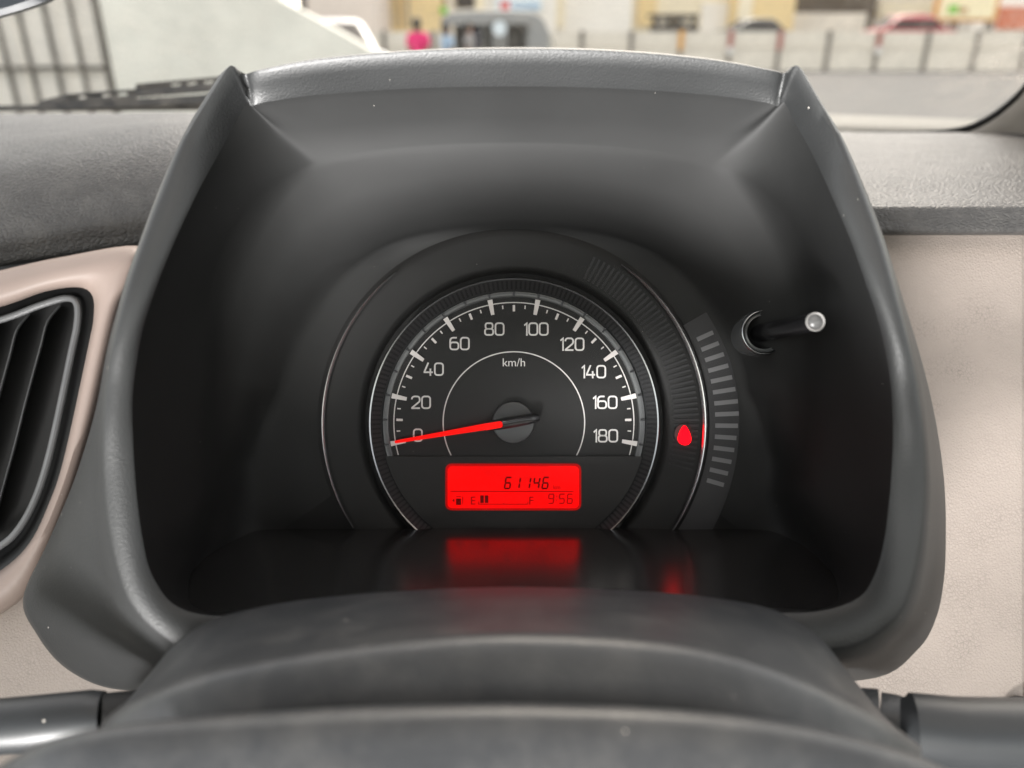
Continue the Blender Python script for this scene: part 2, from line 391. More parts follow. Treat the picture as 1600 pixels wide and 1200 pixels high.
def quadbox(name, x0, x1, y0, y1, Y, m, parent, dep=0.6, ground=False):
    a = AY(x0, y0, Y); b = AY(x1, y1, Y)
    z0 = 0.45 if ground else b.z
    return MB().box(((a.x + b.x) / 2, Y + dep / 2, (a.z + z0) / 2), (abs(b.x - a.x), dep, abs(a.z - z0))).build(name, m, parent)
def building(name, x0, x1, Y, m, label, top=-150, dep=6):
    a = AY(x0, 60, Y); b = AY(x1, 60, Y)
    e = empty(name, ((a.x + b.x) / 2, Y + dep / 2, 0.5), label, 'building')
    quadbox('wall', x0, x1, top, 60, Y, m, e, dep, True)
    return e
b = building('shop_building', 455, 595, 33, 'pink_wall', 'pale pinkish pillar building behind the white car')
quadbox('doorway', 462, 479, -40, 21, 32.9, 'shutter_dark', b, .2)
b = building('shop_building', 597, 690, 36, 'amber_wall', 'warm yellow shop front behind the person in pink')
for a0, a1, mm in ((597, 606, 'shutter_dark'), (611, 618, 'cloth_grey'), (621, 628, 'sign_brown'), (632, 640, 'cloth_grey')):
    quadbox('shutter', a0, a1, -60, 44, 35.9, mm, b, .2)
quadbox('green_board', 688, 699, 10, 22, 35.7, 'sign_green', b, .1)
b = building('shop_building', 692, 868, 38, 'white_wall', 'white building with blue signboard behind the auto rickshaw')
quadbox('window', 711, 741, -30, 13, 37.9, 'shutter_dark', b, .2)
quadbox('pilaster', 742, 756, -80, 40, 37.75, 'cream_wall', b, .3)
sg = quadbox('signboard', 773, 846, -60, 17, 37.8, 'sign_white', b, .15)
quadbox('red_mark', 782, 796, 2, 15, 37.76, 'sign_red', sg, .1)
for k in range(6): quadbox('blue_mark', 802 + k * 7, 806.5 + k * 7, 6 + (k % 2) * 2, 14, 37.76, 'sign_blue', sg, .1)
b = building('shop_building', 869, 985, 40, 'white_wall', 'plain white building right of the auto rickshaw')
quadbox('pilaster', 869, 881, -120, 44, 39.8, 'cream_wall', b, .4)
b = building('shop_building', 987, 1160, 44, 'cream_wall', 'bright cream building behind the black stall')  # bright sun glow put into the cream wall colour
quadbox('shade_board', 1005, 1024, -100, 40, 43.8, 'amber_wall', b, .3)
quadbox('door_panel', 1098, 1140, 4, 52, 43.8, 'white_wall', b, .3)
b = building('shop_building', 1162, 1236, 43, 'amber_wall', 'amber building behind the dark sedan, sun glow put into its colour')  # golden glow of the sun put into the amber wall colour
quadbox('pilaster', 1165, 1174, -90, 30, 42.8, 'cream_wall', b, .3)
b = building('shop_building', 1238, 1360, 45, 'brown_wall', 'dark brown building above the pale boundary wall')
quadbox('boundary_wall', 1241, 1350, 20, 52, 44, 'concrete_panel', b, .4)
b = building('shop_building', 1362, 1470, 46, 'concrete_panel', 'grey building with peach panel behind the red car')
quadbox('peach_panel', 1376, 1462, 2, 26, 45.7, 'cream_wall', b, .4)
b = building('shop_building', 1472, 1900, 50, 'concrete_panel', 'grey far building behind the yellow billboard')
b = building('red_wall_shop', 1562, 1700, 42, 'white_wall', 'white and red painted shop at the right edge')
quadbox('red_band', 1566, 1696, 11, 46, 41.8, 'red_wall', b, .3)
bl = empty('billboard', (AY(1518, 40, 36).x, 36, .5), 'yellow billboard with orange frame at upper right', 'billboard')
quadbox('panel', 1476, 1556, -60, 34, 36, 'sign_frame', bl, .15)
quadbox('face', 1482, 1551, -54, 29, 35.9, 'sign_face', bl, .15)
quadbox('green_mark', 1484, 1496, 8, 21, 35.86, 'sign_green', bl, .1)
quadbox('brown_mark', 1500, 1511, 12, 20, 35.86, 'sign_brown', bl, .1)
for px in (1490, 1545): quadbox('post', px - 3, px + 3, 33, 60, 36.05, 'post_dark', bl, .12, True)
st = empty('street_stall', (AY(1056, 40, 35).x, 35, .5), 'black street stall with goods behind the barrier', 'stall')
quadbox('counter', 1022, 1090, 40, 60, 35, 'shutter_dark', st, 1.2, True)
quadbox('canopy', 1020, 1092, 22, 27, 34.8, 'shutter_dark', st, 1.5)
for px in (1024, 1047, 1060, 1086): quadbox('post', px - 2.5, px + 2.5, 26, 42, 35, 'shutter_dark', st, .2)
for px, mm in ((1035, 'white_wall'), (1054, 'cream_wall'), (1072, 'white_wall')): quadbox('goods', px - 6, px + 6, 29, 39, 35.4, mm, st, .3)

def car(name, loc, rz, paint, label, length=4.2, width=1.7, h=1.48):
    """car standing along its own X axis, nose at +X"""
    e = empty(name, loc, label, 'car', 'cars beyond the windshield'); e.rotation_euler.z = rz
    Lh = length / 2
    low = [(-Lh, .30), (-Lh - .02, .62), (-Lh + .05, .92), (-Lh + .5, .96), (-.3, .95), (Lh - 1.15, .93), (Lh - .35, .80), (Lh - .02, .62), (Lh, .32)]
    gh = [(-Lh + .35, .94), (-Lh + .95, h - .06), (-.6, h), (.25, h - .03), (Lh - 1.05, .92)]
    def lift(prof, secs, base):
        rings = []
        for yy, sx, dz in secs:
            rings.append([Vector((p[0] * sx, yy * width, p[1] - dz * max(0, (p[1] - base)))) for p in prof])
        return rings
    def mk(n, rings, m, par):
        vv = [p for r_ in rings for p in r_]; k = len(rings[0]); ff = gridfaces(len(rings), k, True) + [tuple(range(k)), tuple(range(len(vv) - k, len(vv)))]
        me = bpy.data.meshes.new(n); me.from_pydata(vv, [], ff); me.materials.append(M[m]); bm = bmesh.new(); bm.from_mesh(me)
        bmesh.ops.recalc_face_normals(bm, faces=bm.faces); bm.to_mesh(me); bm.free(); me.shade_smooth(); me.set_sharp_from_angle(angle=.7)
        o = bpy.data.objects.new(n, me); COL.objects.link(o); o.parent = par; return o
    body = mk('body', lift(low, ((-.5, .985, .05), (-.46, 1, 0), (.46, 1, 0), (.5, .985, .05)), .6), paint, e)
    roof = mk('roof', lift(gh, ((-.44, .96, .12), (-.36, 1, 0), (.36, 1, 0), (.44, .96, .12)), .95), paint, e)
    win = [(-Lh + .50, .97), (-Lh + .98, h - .12), (-.6, h - .08), (.2, h - .10), (Lh - 1.2, .95)]
    for s_ in (-1, 1):
        mk('side_window', [[Vector((p[0] * .97, s_ * (width * .455 - max(0, p[1] - .95) * .08), p[1])) for p in win],
                           [Vector((p[0] * .97, s_ * (width * .44 - max(0, p[1] - .95) * .08), p[1])) for p in win]], 'shutter_dark', e)
    a, b_ = gh[-1], gh[-2]
    def pane(n, p, q):
        d = Vector((q[0] - p[0], 0, q[1] - p[1])); nn = Vector((-d.z, 0, d.x)).normalized()
        if nn.x * (p[0]) < 0: nn = -nn
        c0 = Vector((p[0], 0, p[1])) + d * .12 + nn * .012; c1 = Vector((p[0], 0, p[1])) + d * .88 + nn * .012
        ys = (width * .38, width * .34)
        vv = [c0 + Vector((0, -ys[0], 0)), c0 + Vector((0, ys[0], 0)), c1 + Vector((0, ys[1], 0)), c1 + Vector((0, -ys[1], 0))]
        me = bpy.data.meshes.new(n); me.from_pydata(vv + [v - nn * .01 for v in vv], [], [(0, 1, 2, 3), (7, 6, 5, 4), (0, 4, 5, 1), (1, 5, 6, 2), (2, 6, 7, 3), (3, 7, 4, 0)])
        me.materials.append(M['shutter_dark']); o = bpy.data.objects.new(n, me); COL.objects.link(o); o.parent = e
    pane('windscreen', a, b_); pane('rear_window', gh[0], gh[1])
    for sx in (-1, 1):
        for s_ in (-1, 1):
            mb = MB().tube([(sx * Lh * .64, s_ * (width * .5 - .2), .31), (sx * Lh * .64, s_ * (width * .5 + .01), .31)], .31, 18)
            me = bpy.data.meshes.new('wheel'); me.from_pydata(mb.v, [], mb.f); me.materials.append(M['tyre']); o = bpy.data.objects.new('wheel', me); COL.objects.link(o); o.parent = e
    for s_ in (-1, 1):
        mb = MB().box((Lh - .06, s_ * width * .36, .70), (.14, .34, .13)); me = bpy.data.meshes.new('headlight'); me.from_pydata(mb.v, [], mb.f); me.materials.append(M['white_paint'])
        o = bpy.data.objects.new('headlight', me); COL.objects.link(o); o.parent = e
    return e
p = AY(533, 60, 15.5); car('parked_car', (p.x - .6, 16.8, 0), math.radians(-62), 'paint_white', 'white car half hidden behind the concrete ramp', h=1.5)
p = AY(1403, 50, 34); car('parked_car', (p.x, 34, .5), math.radians(178), 'paint_red', 'red car behind the barrier at right', length=3.9)
p = AY(1190, 50, 37); car('parked_car', (p.x, 37, .5), math.radians(3), 'paint_grey', 'dark grey sedan behind the barrier', length=3.7, h=1.4)

# auto rickshaw, side on
def rickshaw():
    Y = 19.0; x0, x1 = AY(690, 50, Y).x, AY(866, 50, Y).x
    e = empty('auto_rickshaw', ((x0 + x1) / 2, Y, 0), 'grey auto rickshaw with canvas top standing across the road', 'rickshaw')
    W = .62
    zt = AY(800, 17, Y).z
    prof = [(x0, .55), (x0 + .05, zt - .16), (x0 + .3, zt - .03), (x0 + .9, zt), (x1 - .6, zt - .02), (x1 - .3, zt - .15), (x1 - .12, zt - .45), (x1, .95), (x1 - .05, .5)]
    # canopy shell: roof strip around
    top = crom([(a, c) for a, c in prof[1:7]], 24)
    rings = []
    for yy, dz in ((-W, .12), (-W * .96, .02), (-W * .7, 0), (W * .7, 0), (W * .96, .02), (W, .12)):
        rings.append([Vector((a, Y + yy, c - dz)) for a, c in top])
    thick(loft('canopy', rings, 'rickshaw_canvas', e), .03)
    MB().box(((x0 + x1) / 2 - .2, Y, .62), (x1 - x0 - .5, W * 1.9, .5)).build('body', 'rickshaw_body', e)
    MB().prism([(x0 + .06, Y - W - .01, zt - .30), (x0 + .06, Y - W - .01, zt - .16), (x0 + .32, Y - W - .01, zt - .05), (x1 - .62, Y - W - .01, zt - .05), (x1 - .40, Y - W - .01, zt - .2), (x1 - .62, Y - W - .01, zt - .27)], (0, .03, 0)).build('canopy_valance', 'rickshaw_canvas', e)
    MB().box(((x0 + x1) / 2 - .1, Y + W - .05, 1.15), (x1 - x0 - .7, .04, 1.0)).build('far_side_panel', 'rickshaw_body', e)
    MB().box((x0 + .1, Y, 1.05), (.12, W * 1.9, .9)).build('rear_panel', 'rickshaw_body', e)
    MB().prism([(x1 - .62, Y - W, .8), (x1 - .1, Y - W, .75), (x1 - .16, Y - W, zt - .42), (x1 - .38, Y - W, zt - .16), (x1 - .55, Y - W, zt - .12)], (0, .04, 0)).build('side_curtain', 'rickshaw_canvas', e)
    MB().prism([(x1 - .02, Y - W * .9, .9), (x1 - .02, Y + W * .9, .9), (x1 - .28, Y + W * .85, zt - .2), (x1 - .28, Y - W * .85, zt - .2)], (.02, 0, .01)).build('windscreen', 'car_window', e)
    for a in (x0 + .95, x1 - .62):
        MB().tube([(a, Y - W + .03, .8), (a, Y - W + .03, zt - .08)], .03, 8).build('pillar', 'rickshaw_body', e, True)
    MB().box((x0 + .75, Y, .95), (.25, W * 1.7, .7)).build('seat', 'cloth_dark', e)
    MB().tube([(x1 - 1.22, Y - W - .05, 1.32), (x1 - 1.22, Y - W - .02, 1.32)], .15, 20).build('round_sticker', 'sign_white', e, True)
    MB().box((x1 - 1.22, Y - W - .01, 1.2), (.34, .05, .6)).build('door_panel', 'rickshaw_body', e)
    for a, yy in ((x0 + .45, -W), (x0 + .45, W - .12), (x1 - .25, -.06)):
        MB().tube([(a, Y + yy, .23), (a, Y + yy + .12, .23)], .23, 18).build('wheel', 'tyre', e, True)
rickshaw()

def person(px, py_head, Y, shirt, label, turn=0.0):
    top = AY(px, py_head, Y); hgt = top.z
    e = empty('person', (top.x, Y, 0), label, 'person'); k = hgt / 1.7
    def skin(name, nodes, edges, m, par):
        me = bpy.data.meshes.new(name); me.from_pydata([Vector(n[0]) * k for n in nodes], edges, [])
        o = bpy.data.objects.new(name, me); COL.objects.link(o); o.parent = par; me.materials.append(M[m])
        o.modifiers.new('skin', 'SKIN'); 
        for i, n in enumerate(nodes): me.skin_vertices[0].data[i].radius = (n[1] * k, n[2] * k)
        me.skin_vertices[0].data[0].use_root = True
        sb = o.modifiers.new('subdivision', 'SUBSURF'); sb.levels = 1; sb.render_levels = 1
        return o
    nd = [((0, 0, .92), .15, .11), ((0, 0, 1.15), .13, .10), ((0, 0, 1.36), .17, .11), ((0, 0, 1.45), .06, .06), ((0, .01, 1.52), .07, .085), ((0, 0, 1.62), .08, .095), ((0, 0, 1.69), .05, .06),
          ((.19, 0, 1.36), .06, .06), ((.24, .02, 1.1), .045, .045), ((.22, -.12, .9), .035, .035), ((.21, -.16, .82), .04, .025),
          ((-.19, 0, 1.36), .06, .06), ((-.24, .02, 1.1), .045, .045), ((-.22, -.1, .9), .035, .035), ((-.21, -.14, .82), .04, .025),
          ((.10, 0, .82), .09, .09), ((.10, -.02, .48), .06, .06), ((.11, .04, .08), .045, .045), ((.12, -.12, .04), .04, .03),
          ((-.10, 0, .82), .09, .09), ((-.10, -.02, .48), .06, .06), ((-.11, .04, .08), .045, .045), ((-.12, -.12, .04), .04, .03)]
    ed = [(0, 1), (1, 2), (2, 3), (3, 4), (4, 5), (5, 6), (2, 7), (7, 8), (8, 9), (9, 10), (2, 11), (11, 12), (12, 13), (13, 14), (0, 15), (15, 16), (16, 17), (17, 18), (0, 19), (19, 20), (20, 21), (21, 22)]
    b = skin('body', nd, ed, 'skin', e)
    sh = [((0, 0, .80), .19, .15), ((0, 0, 1.12), .16, .13), ((0, 0, 1.35), .19, .13), ((0, 0, 1.43), .08, .08), ((.2, 0, 1.36), .085, .085), ((.25, .02, 1.12), .075, .075), ((-.2, 0, 1.36), .085, .085), ((-.25, .02, 1.12), .075, .075)]
    skin('shirt', sh, [(0, 1), (1, 2), (2, 3), (2, 4), (4, 5), (2, 6), (6, 7)], shirt, e)
    tr = [((0, 0, .90), .17, .13), ((.10, 0, .78), .11, .11), ((.10, -.02, .48), .085, .085), ((.11, .03, .12), .07, .07), ((-.10, 0, .78), .11, .11), ((-.10, -.02, .48), .085, .085), ((-.11, .03, .12), .07, .07)]
    skin('trousers', tr, [(0, 1), (1, 2), (2, 3), (0, 4), (4, 5), (5, 6)], 'cloth_dark', e)
    hr = [((0, .06, 1.46), .08, .06), ((0, .05, 1.57), .105, .10), ((0, .02, 1.66), .105, .11), ((0, 0, 1.72), .07, .08)]
    skin('hair', hr, [(0, 1), (1, 2), (2, 3)], 'hair', e)
    e.rotation_euler.z = turn
    return e
person(652, 28, 15.5, 'cloth_pink', 'person in a bright pink top seen beyond the hood', math.radians(150))
person(698, 36, 17.0, 'cloth_blue', 'person in a light blue shirt beside the auto rickshaw', math.radians(120))
person(733, 34, 17.6, 'cloth_grey', 'dark haired person in grey standing before the auto rickshaw', math.radians(80))

# ================================================================== CAR SHELL
WA, WN = Vector((0, 0.735, 1.15 - 0.076)), Vector((0, math.sin(math.radians(38)), math.cos(math.radians(38))))   # windshield plane
def WG(px, py, off=0.0):
    r = ray(px, py); t = (WA - CAM).dot(WN) / r.dot(WN); return CAM + r * t - WN * off
shell = empty('windshield', (0.1, 0.735, 1.07), 'dusty windshield with black rounded border above the dashboard', 'windshield')
wl = Vector((0, -math.cos(math.radians(38)), math.sin(math.radians(38))))
edge = [(1330, 204), (1400, 203.5), (1450, 202), (1490, 198), (1520, 190), (1550, 174), (1578, 152), (1602, 126), (1640, 70), (1680, 0), (1720, -90)]
edge = crom(edge, 40)
gv = [Vector((-1.0, WA.y, WA.z)) - wl * .012, WG(300, 206), *[WG(a, b) for a, b in edge], WA + wl * .75 + Vector((.75, 0, 0)), WA + wl * .75 + Vector((-1.0, 0, 0))]
wgo = obj('glass', gv, [tuple(range(len(gv)))], 'windshield_glass', shell, False)
def corner_dust(o, c, rad, amt):
    m = M['windshield_glass']; n = m.node_tree; lk = n.links.new; out = n.nodes['Material Output']; src = out.inputs[0].links[0].from_socket
    tc = N(n, 'ShaderNodeTexCoord'); vm = N(n, 'ShaderNodeVectorMath', operation='DISTANCE'); lk(tc.outputs['Object'], vm.inputs[0]); vm.inputs[1].default_value = c
    nz = N(n, 'ShaderNodeTexNoise'); lk(tc.outputs['Object'], nz.inputs['Vector']); nz.inputs['Scale'].default_value = 55; nz.inputs['Detail'].default_value = 10; nz.inputs['Roughness'].default_value = .82
    mr = N(n, 'ShaderNodeMapRange'); lk(vm.outputs['Value'], mr.inputs[0]); mr.inputs[1].default_value = rad; mr.inputs[2].default_value = 0; mr.inputs[3].default_value = 0; mr.inputs[4].default_value = 1
    mu = N(n, 'ShaderNodeMath', operation='MULTIPLY'); lk(mr.outputs[0], mu.inputs[0]); lk(ramp(n, nz.outputs[0], .40, .66, (0, 0, 0), (amt,) * 3), mu.inputs[1])
    df = N(n, 'ShaderNodeBsdfDiffuse'); df.inputs[0].default_value = (.55, .51, .46, 1); tl = N(n, 'ShaderNodeBsdfTranslucent'); tl.inputs[0].default_value = (.55, .51, .46, 1)
    a2 = N(n, 'ShaderNodeMixShader'); lk(df.outputs[0], a2.inputs[1]); lk(tl.outputs[0], a2.inputs[2])
    m3 = N(n, 'ShaderNodeMixShader'); lk(mu.outputs[0], m3.inputs[0]); lk(src, m3.inputs[1]); lk(a2.outputs[0], m3.inputs[2]); lk(m3.outputs[0], out.inputs[0])
corner_dust(wgo, WG(1610, 100) - world_loc(wgo), .085, .75)
outr, inr = [], []
for i, (a, b) in enumerate(edge):
    k = min(1, max(0, (i - 2) / 18)); tw = 1.5 + 13 * k
    t = Vector((edge[min(i + 1, 39)][0] - edge[max(i - 1, 0)][0], edge[min(i + 1, 39)][1] - edge[max(i - 1, 0)][1])).normalized()
    nx, ny = -t.y, t.x
    inr.append(WG(a, b, .004)); outr.append(WG(a + nx * tw, b + ny * tw, .004))
thick(loft('black_border', [inr, outr], 'rubber_black', shell), .003)
# pillar trim right of the glass
pil = empty('pillar_trim', P(1620, 200, .62), 'beige windshield pillar trim at the right edge', 'pillar trim')
rows = []
for off, dep in ((3, .006), (14, .014), (30, .03), (60, .06), (120, .09)):
    row = []
    for i in range(5, 40):
        a, b = edge[i]; t = Vector((edge[min(i + 1, 39)][0] - edge[i - 1][0], edge[min(i + 1, 39)][1] - edge[i - 1][1])).normalized()
        row.append(WG(a - t.y * off, b + t.x * off, dep))
    rows.append(row)
thick(loft('trim', rows, 'pillar_trim', pil), .004)
# bonnet beyond the glass
bon = empty('car_bonnet', (0.1, 1.0, 1.03), 'pale bonnet edge just beyond the windshield', 'bonnet')
rows = []
for Y, z in ((.80, -.083), (.95, -.087), (1.1, -.093), (1.25, -.101), (1.33, -.112), (1.5, -.19), (1.52, -.35)):
    rows.append([Vector((x, Y - .10 * (x / .8) ** 2, 1.15 + z - .012 * (x / .8) ** 2)) for x in [i / 12 - .95 for i in range(22)]])
thick(loft('panel', rows, 'paint_bonnet', bon), .002)
# wiper resting on the glass at left
wip = empty('windshield_wiper', P(180, 150, .78), 'black windshield wiper with slotted blade resting outside the glass', 'wiper')
D1 = .80
def wbox(x0, y0, x1, y1, th0, th1, name, m='wiper_black', par=wip, dz=0.0):
    a0, a1 = P(x0, y0, D1 + dz), P(x0, y0 + th0, D1 + dz); b0, b1 = P(x1, y1, D1 + dz), P(x1, y1 + th1, D1 + dz)
    return MB().prism([a0, b0, b1, a1], FW * .003).build(name, m, par)
wbox(50, 164, 345, 146, 8, 14, 'arm')
wbox(-150, 167, 345, 160, 6, 11, 'blade_rubber', dz=.012)
wbox(60, 158, 105, 147, 7, 12, 'blade_frame_tip')
top = lambda x: 147 - (x - 105) * .075 - (9 if x > 214 else 0)
wbox(105, top(105), 212, top(212), 3.2, 3.2, 'blade_rail'); wbox(212, 131, 350, 119, 4, 4, 'blade_rail')
wbox(105, top(105) + 9, 212, top(212) + 9, 6, 12, 'blade_rail'); wbox(212, 139, 350, 128, 12, 12, 'blade_rail')
for x0, x1 in ((105, 122), (134, 158), (172, 183), (199, 214)):
    wbox(x0, top(x0), x1, top(x1), 10, 10, 'blade_web', dz=.003)
for x0, x1 in ((212, 266), (282, 292), (307, 318), (334, 350)):
    wbox(x0, 131 - (x0 - 212) * .087, x1, 131 - (x1 - 212) * .087, 11, 11, 'blade_web', dz=.003)
# rear view mirror at the upper left
mir = empty('rear_view_mirror', P(-60, -40, .5), 'dark blue grey rear view mirror corner at upper left', 'mirror')
mp_ = crom([(-330, 20), (-260, 68), (-120, 62), (0, 29), (60, 11), (92, -6), (110, -50), (100, -120), (60, -160), (-100, -150), (-260, -110), (-330, -50), (-330, 20)], 48)[:-1]
rings = []
for sc_, dz in ((.86, -.012), (.96, -.010), (1.0, 0), (.97, .012), (.75, .025)):
    rings.append([P(-110 + (a + 110) * sc_, -45 + (b + 45) * sc_, .47 + dz) for a, b in mp_])
o = loft('shell', rings, 'mirror_shell', mir, True)
obj('mirror_glass', rings[0], [tuple(range(len(mp_)))], 'mirror_shell', mir, False)
MB().tube([P(-100, -60, .49), P(-60, -330, .46)], .009, 12).build('stem', 'mirror_shell', mir, True)
# unseen headliner roof, added over the cabin to shade it
rf = empty('unseen_car_roof', (0, -.5, 1.52), 'unseen cloth lined car roof added to shade the cabin', 'car roof')
rows = [[Vector((x, y, 1.15 + .40 + .05 * (1 - (x / .75) ** 2))) for x in [-.75 + i * .125 for i in range(13)]] for y in (.16, 0, -.4, -.8, -1.3)]
thick(loft('headliner', rows, 'headliner', rf), .02, 1)

# ================================================================== DASHBOARD
dash = empty('dashboard', P(800, 900, .45), 'dashboard with black leather grain top pad and beige lower fascia', 'dashboard')
colsx = (-260, -100, 0, 150, 300, 500, 1100, 1330, 1500, 1600, 1900)
Lr = {  # rows: pixel y for columns -260 -100 0 150 300 | right side, depths
    0: ((178, 178, 178, 177, 176), 206, .70, .715), 1: ((186, 184, 183, 181, 179), 209, .655, .67), 2: ((200, 194, 191, 185, 181), 222, .60, .60),
    3: ((226, 218, 212, 198, 188), 245, .53, .53), 4: ((246, 236, 228, 210, 197), 272, .49, .475), 5: ((290, 272, 262, 244, 228), 300, .455, .435), 6: ((345, 318, 305, 285, 268), 315, .437, .414),
    7: ((385, 362, 348, 328, 312), 320.5, .430, .408), 8: ((412, 388, 373, 353, 336), 325, .428, .404), 9: ((432, 408, 393, 372, 355), 345, .430, .403), 10: ((452, 428, 414, 393, 376), 364, .434, .404), 11: ((455, 431, 417, 395, 378), 368, .448, .42)}
rows = []
for k in range(12):
    l, rr, dl, dr = Lr[k]
    pts = [(cx, ly, dl) for cx, ly in zip(colsx[:5], l)]
    pts += [(500, l[4] * .65 + rr * .35, dl * .65 + dr * .35), (1100, l[4] * .15 + rr * .85, dl * .1 + dr * .9)] + [(cx, rr, dr) for cx in colsx[7:]]
    rows.append(pts)
fine = []
cols_t = list(zip(*[crom(r_, 90) for r_ in rows]))
cols_f = [crom(list(c), 70) for c in cols_t]
rings = [[P(*cols_f[j][i]) for j in range(90)] for i in range(70)]
loft('top_pad', rings, 'pad_leather', dash, sharp=70)
# right fascia
def patch(name, grid, m, parent, nu=30, nv=30, sharp=60):
    r1 = [crom(r_, nu) for r_ in grid]; c1 = [crom(list(c), nv) for c in zip(*r1)]
    return loft(name, [[P(*c1[j][i]) for j in range(nu)] for i in range(nv)], m, parent, sharp=sharp)
patch('fascia_panel', [[(1250, y, d), (1500, y, d), (1588, y + 1, d), (1600, y + 1, d + .0006), (1620, y + 1, d), (1800, y, d)] for y, d in
      ((362, .418), (420, .412), (600, .402), (800, .393), (1000, .385), (1120, .380), (1300, .372))], 'beige_leather', dash)
patch('fascia_panel', [[(-200, y, d), (0, y, d), (120, y, d), (420, y, d)] for y, d in ((860, .416), (950, .408), (1050, .400), (1200, .392))], 'beige_leather', dash)
patch('fascia_panel', [[(-250, y, d), (0, y - 10, d), (210, y - 40, d), (500, y - 60, d)] for y, d in ((430, .430), (470, .428), (700, .425), (1000, .42))], 'rubber_black', dash)
MB().tube([P(1592, 1112, .380), P(1594, 1113, .3745)], [.0075, .0065], 20).build('knob', 'rubber_black', dash, True)

# air vent at left
vent = empty('air_vent', P(0, 900, .40), 'black louvred air vent with smooth beige surround left of the instruments', 'air vent')
vo = crom([(-300, 520), (-150, 462), (0, 424), (100, 402), (215, 386), (213, 430), (190, 470), (168, 560), (150, 640), (118, 750), (80, 845), (34, 935), (-60, 985), (-200, 1020)], 70)
vi = crom([(-300, 575), (-150, 520), (0, 480), (70, 456), (122, 449), (144, 462), (146, 496), (138, 540), (100, 715), (75, 790), (45, 850), (0, 892), (-70, 930), (-200, 960)], 70)
def between(k, d): return [P(a[0] + (b_[0] - a[0]) * k, a[1] + (b_[1] - a[1]) * k, d) for a, b_ in zip(vo, vi)]
loft('surround', [between(-.03, .425), between(0, .402), between(.08, .3955), between(.3, .391), between(.6, .389), between(.85, .391), between(.97, .396), between(1.03, .405), between(1.1, .43)], 'beige_trim', vent, sharp=80)
vin = crom([(-300, 590), (-150, 540), (0, 500), (60, 478), (102, 466), (120, 474), (121, 505), (112, 550), (80, 700), (55, 780), (25, 832), (-10, 860), (-70, 895), (-200, 930)], 70)
MB().tube([P(a, b_, .404) for a, b_ in vin], .0018, 10, upv=FW).build('grille_frame', 'vent_vane', vent, True)
rr_ = [[P(a, b_, .400) for a, b_ in vi], [P(a, b_, .412) for a, b_ in vin], [P(a, b_, .53) for a, b_ in vin]]
loft('housing', rr_, 'vent_black', vent)
obj('duct', [P(-320, 400, .52), P(200, 400, .52), P(200, 1000, .52), P(-320, 1000, .52)], [(0, 1, 2, 3)], 'vent_black', vent, False)
def vane(pts, name='vane'):
    q = crom(pts, 26); v = []
    rg = [[P(a - 2, b_, .409) for a, b_ in q], [P(a, b_, .4075) for a, b_ in q], [P(a + 2, b_, .409) for a, b_ in q], [P(a + 3, b_, .434) for a, b_ in q], [P(a + 1, b_, .434) for a, b_ in q]]
    rg.append(rg[0]); return loft(name, rg, 'vent_vane', vent)
for dx in (0, -48, -96, -144, -192):
    dy = -dx * .27
    vane([(93 + dx, 478 + dy), (74 + dx, 503 + dy), (64 + dx, 540 + dy), (53 + dx, 580 + dy), (46 + dx, 606 + dy), (37 + dx, 640 + dy), (22 + dx, 700 + dy), (4 + dx, 765 + dy), (-16 + dx, 840 + dy)])
for yy in (560, 612, 664, 716, 768, 820):
    MB().tube([P(-320, yy + 78, .437), P(130, yy - 20, .437)], .0022, 8, flat=2.0).build('cross_vane', 'vent_black', vent, True)

# ================================================================== INSTRUMENT CLUSTER
clu = empty('instrument_cluster', P(803, 950, .33), 'black hooded instrument cluster with speedometer and red display', 'instrument cluster')
# stations round the hood: flange outer | groove | lip outer | lip inner | crease | back   (pixels)
ST = [  # flange       groove       lip outer    lip inner    wall         back        depth of lip
    ((700, 1060), (700, 1040), (700, 1015), (700, 962), (700, 935), (700, 850), .272),
    ((420, 1065), (420, 1045), (420, 1018), (420, 958), (450, 935), (520, 850), .272),
    ((250, 1078), (285, 1055), (310, 1025), (330, 962), (318, 945), (420, 850), .272),
    ((165, 1074), (222, 1020), (246, 990), (272, 945), (300, 905), (402, 818), .272),
    ((100, 1042), (186, 965), (203, 945), (238, 900), (310, 855), (398, 792), .272),
    ((58, 992), (168, 905), (182, 893), (224, 850), (326, 780), (394, 760), .272),
    ((36, 935), (156, 835), (168, 828), (214, 780), (325, 730), (392, 720), .272),
    ((76, 845), (151, 755), (160, 755), (208, 700), (325, 680), (392, 670), .272),
    ((116, 750), (150, 675), (159, 675), (207, 630), (328, 625), (394, 620), .271),
    ((150, 640), (157, 605), (165, 605), (212, 575), (335, 575), (402, 575), .271),
    ((166, 560), (170, 535), (176, 535), (224, 510), (350, 525), (420, 535), .270),
    ((192, 452), (194, 449), (198, 448), (246, 443), (372, 470), (448, 500), .270),
    ((220, 372), (222, 368), (226, 366), (275, 372), (400, 410), (484, 470), .270),
    ((250, 292), (252, 290), (257, 288), (308, 302), (430, 345), (525, 450), .270),
    ((286, 212), (288, 210), (294, 208), (342, 240), (452, 290), (565, 438), .270),
    ((322, 150), (325, 148), (331, 146), (368, 192), (462, 255), (590, 432), .270),
    ((347, 113), (350, 110), (355, 107), (384, 163), (470, 241), (610, 429), .270),
    ((366, 108), (366, 105), (366, 104), (389, 160), (476, 241), (625, 427), .2715),
    ((384, 118), (384, 116), (383, 115), (394, 166), (490, 243), (640, 426), .277),
    ((405, 110), (405, 109), (405, 110), (412, 160), (515, 242), (655, 425), .2735),
    ((500, 92), (500, 91), (500, 92.5), (500, 148), (570, 236), (690, 423), .271),
    ((650, 79), (650, 78), (650, 79.5), (650, 138), (680, 227), (740, 421), .270),
]
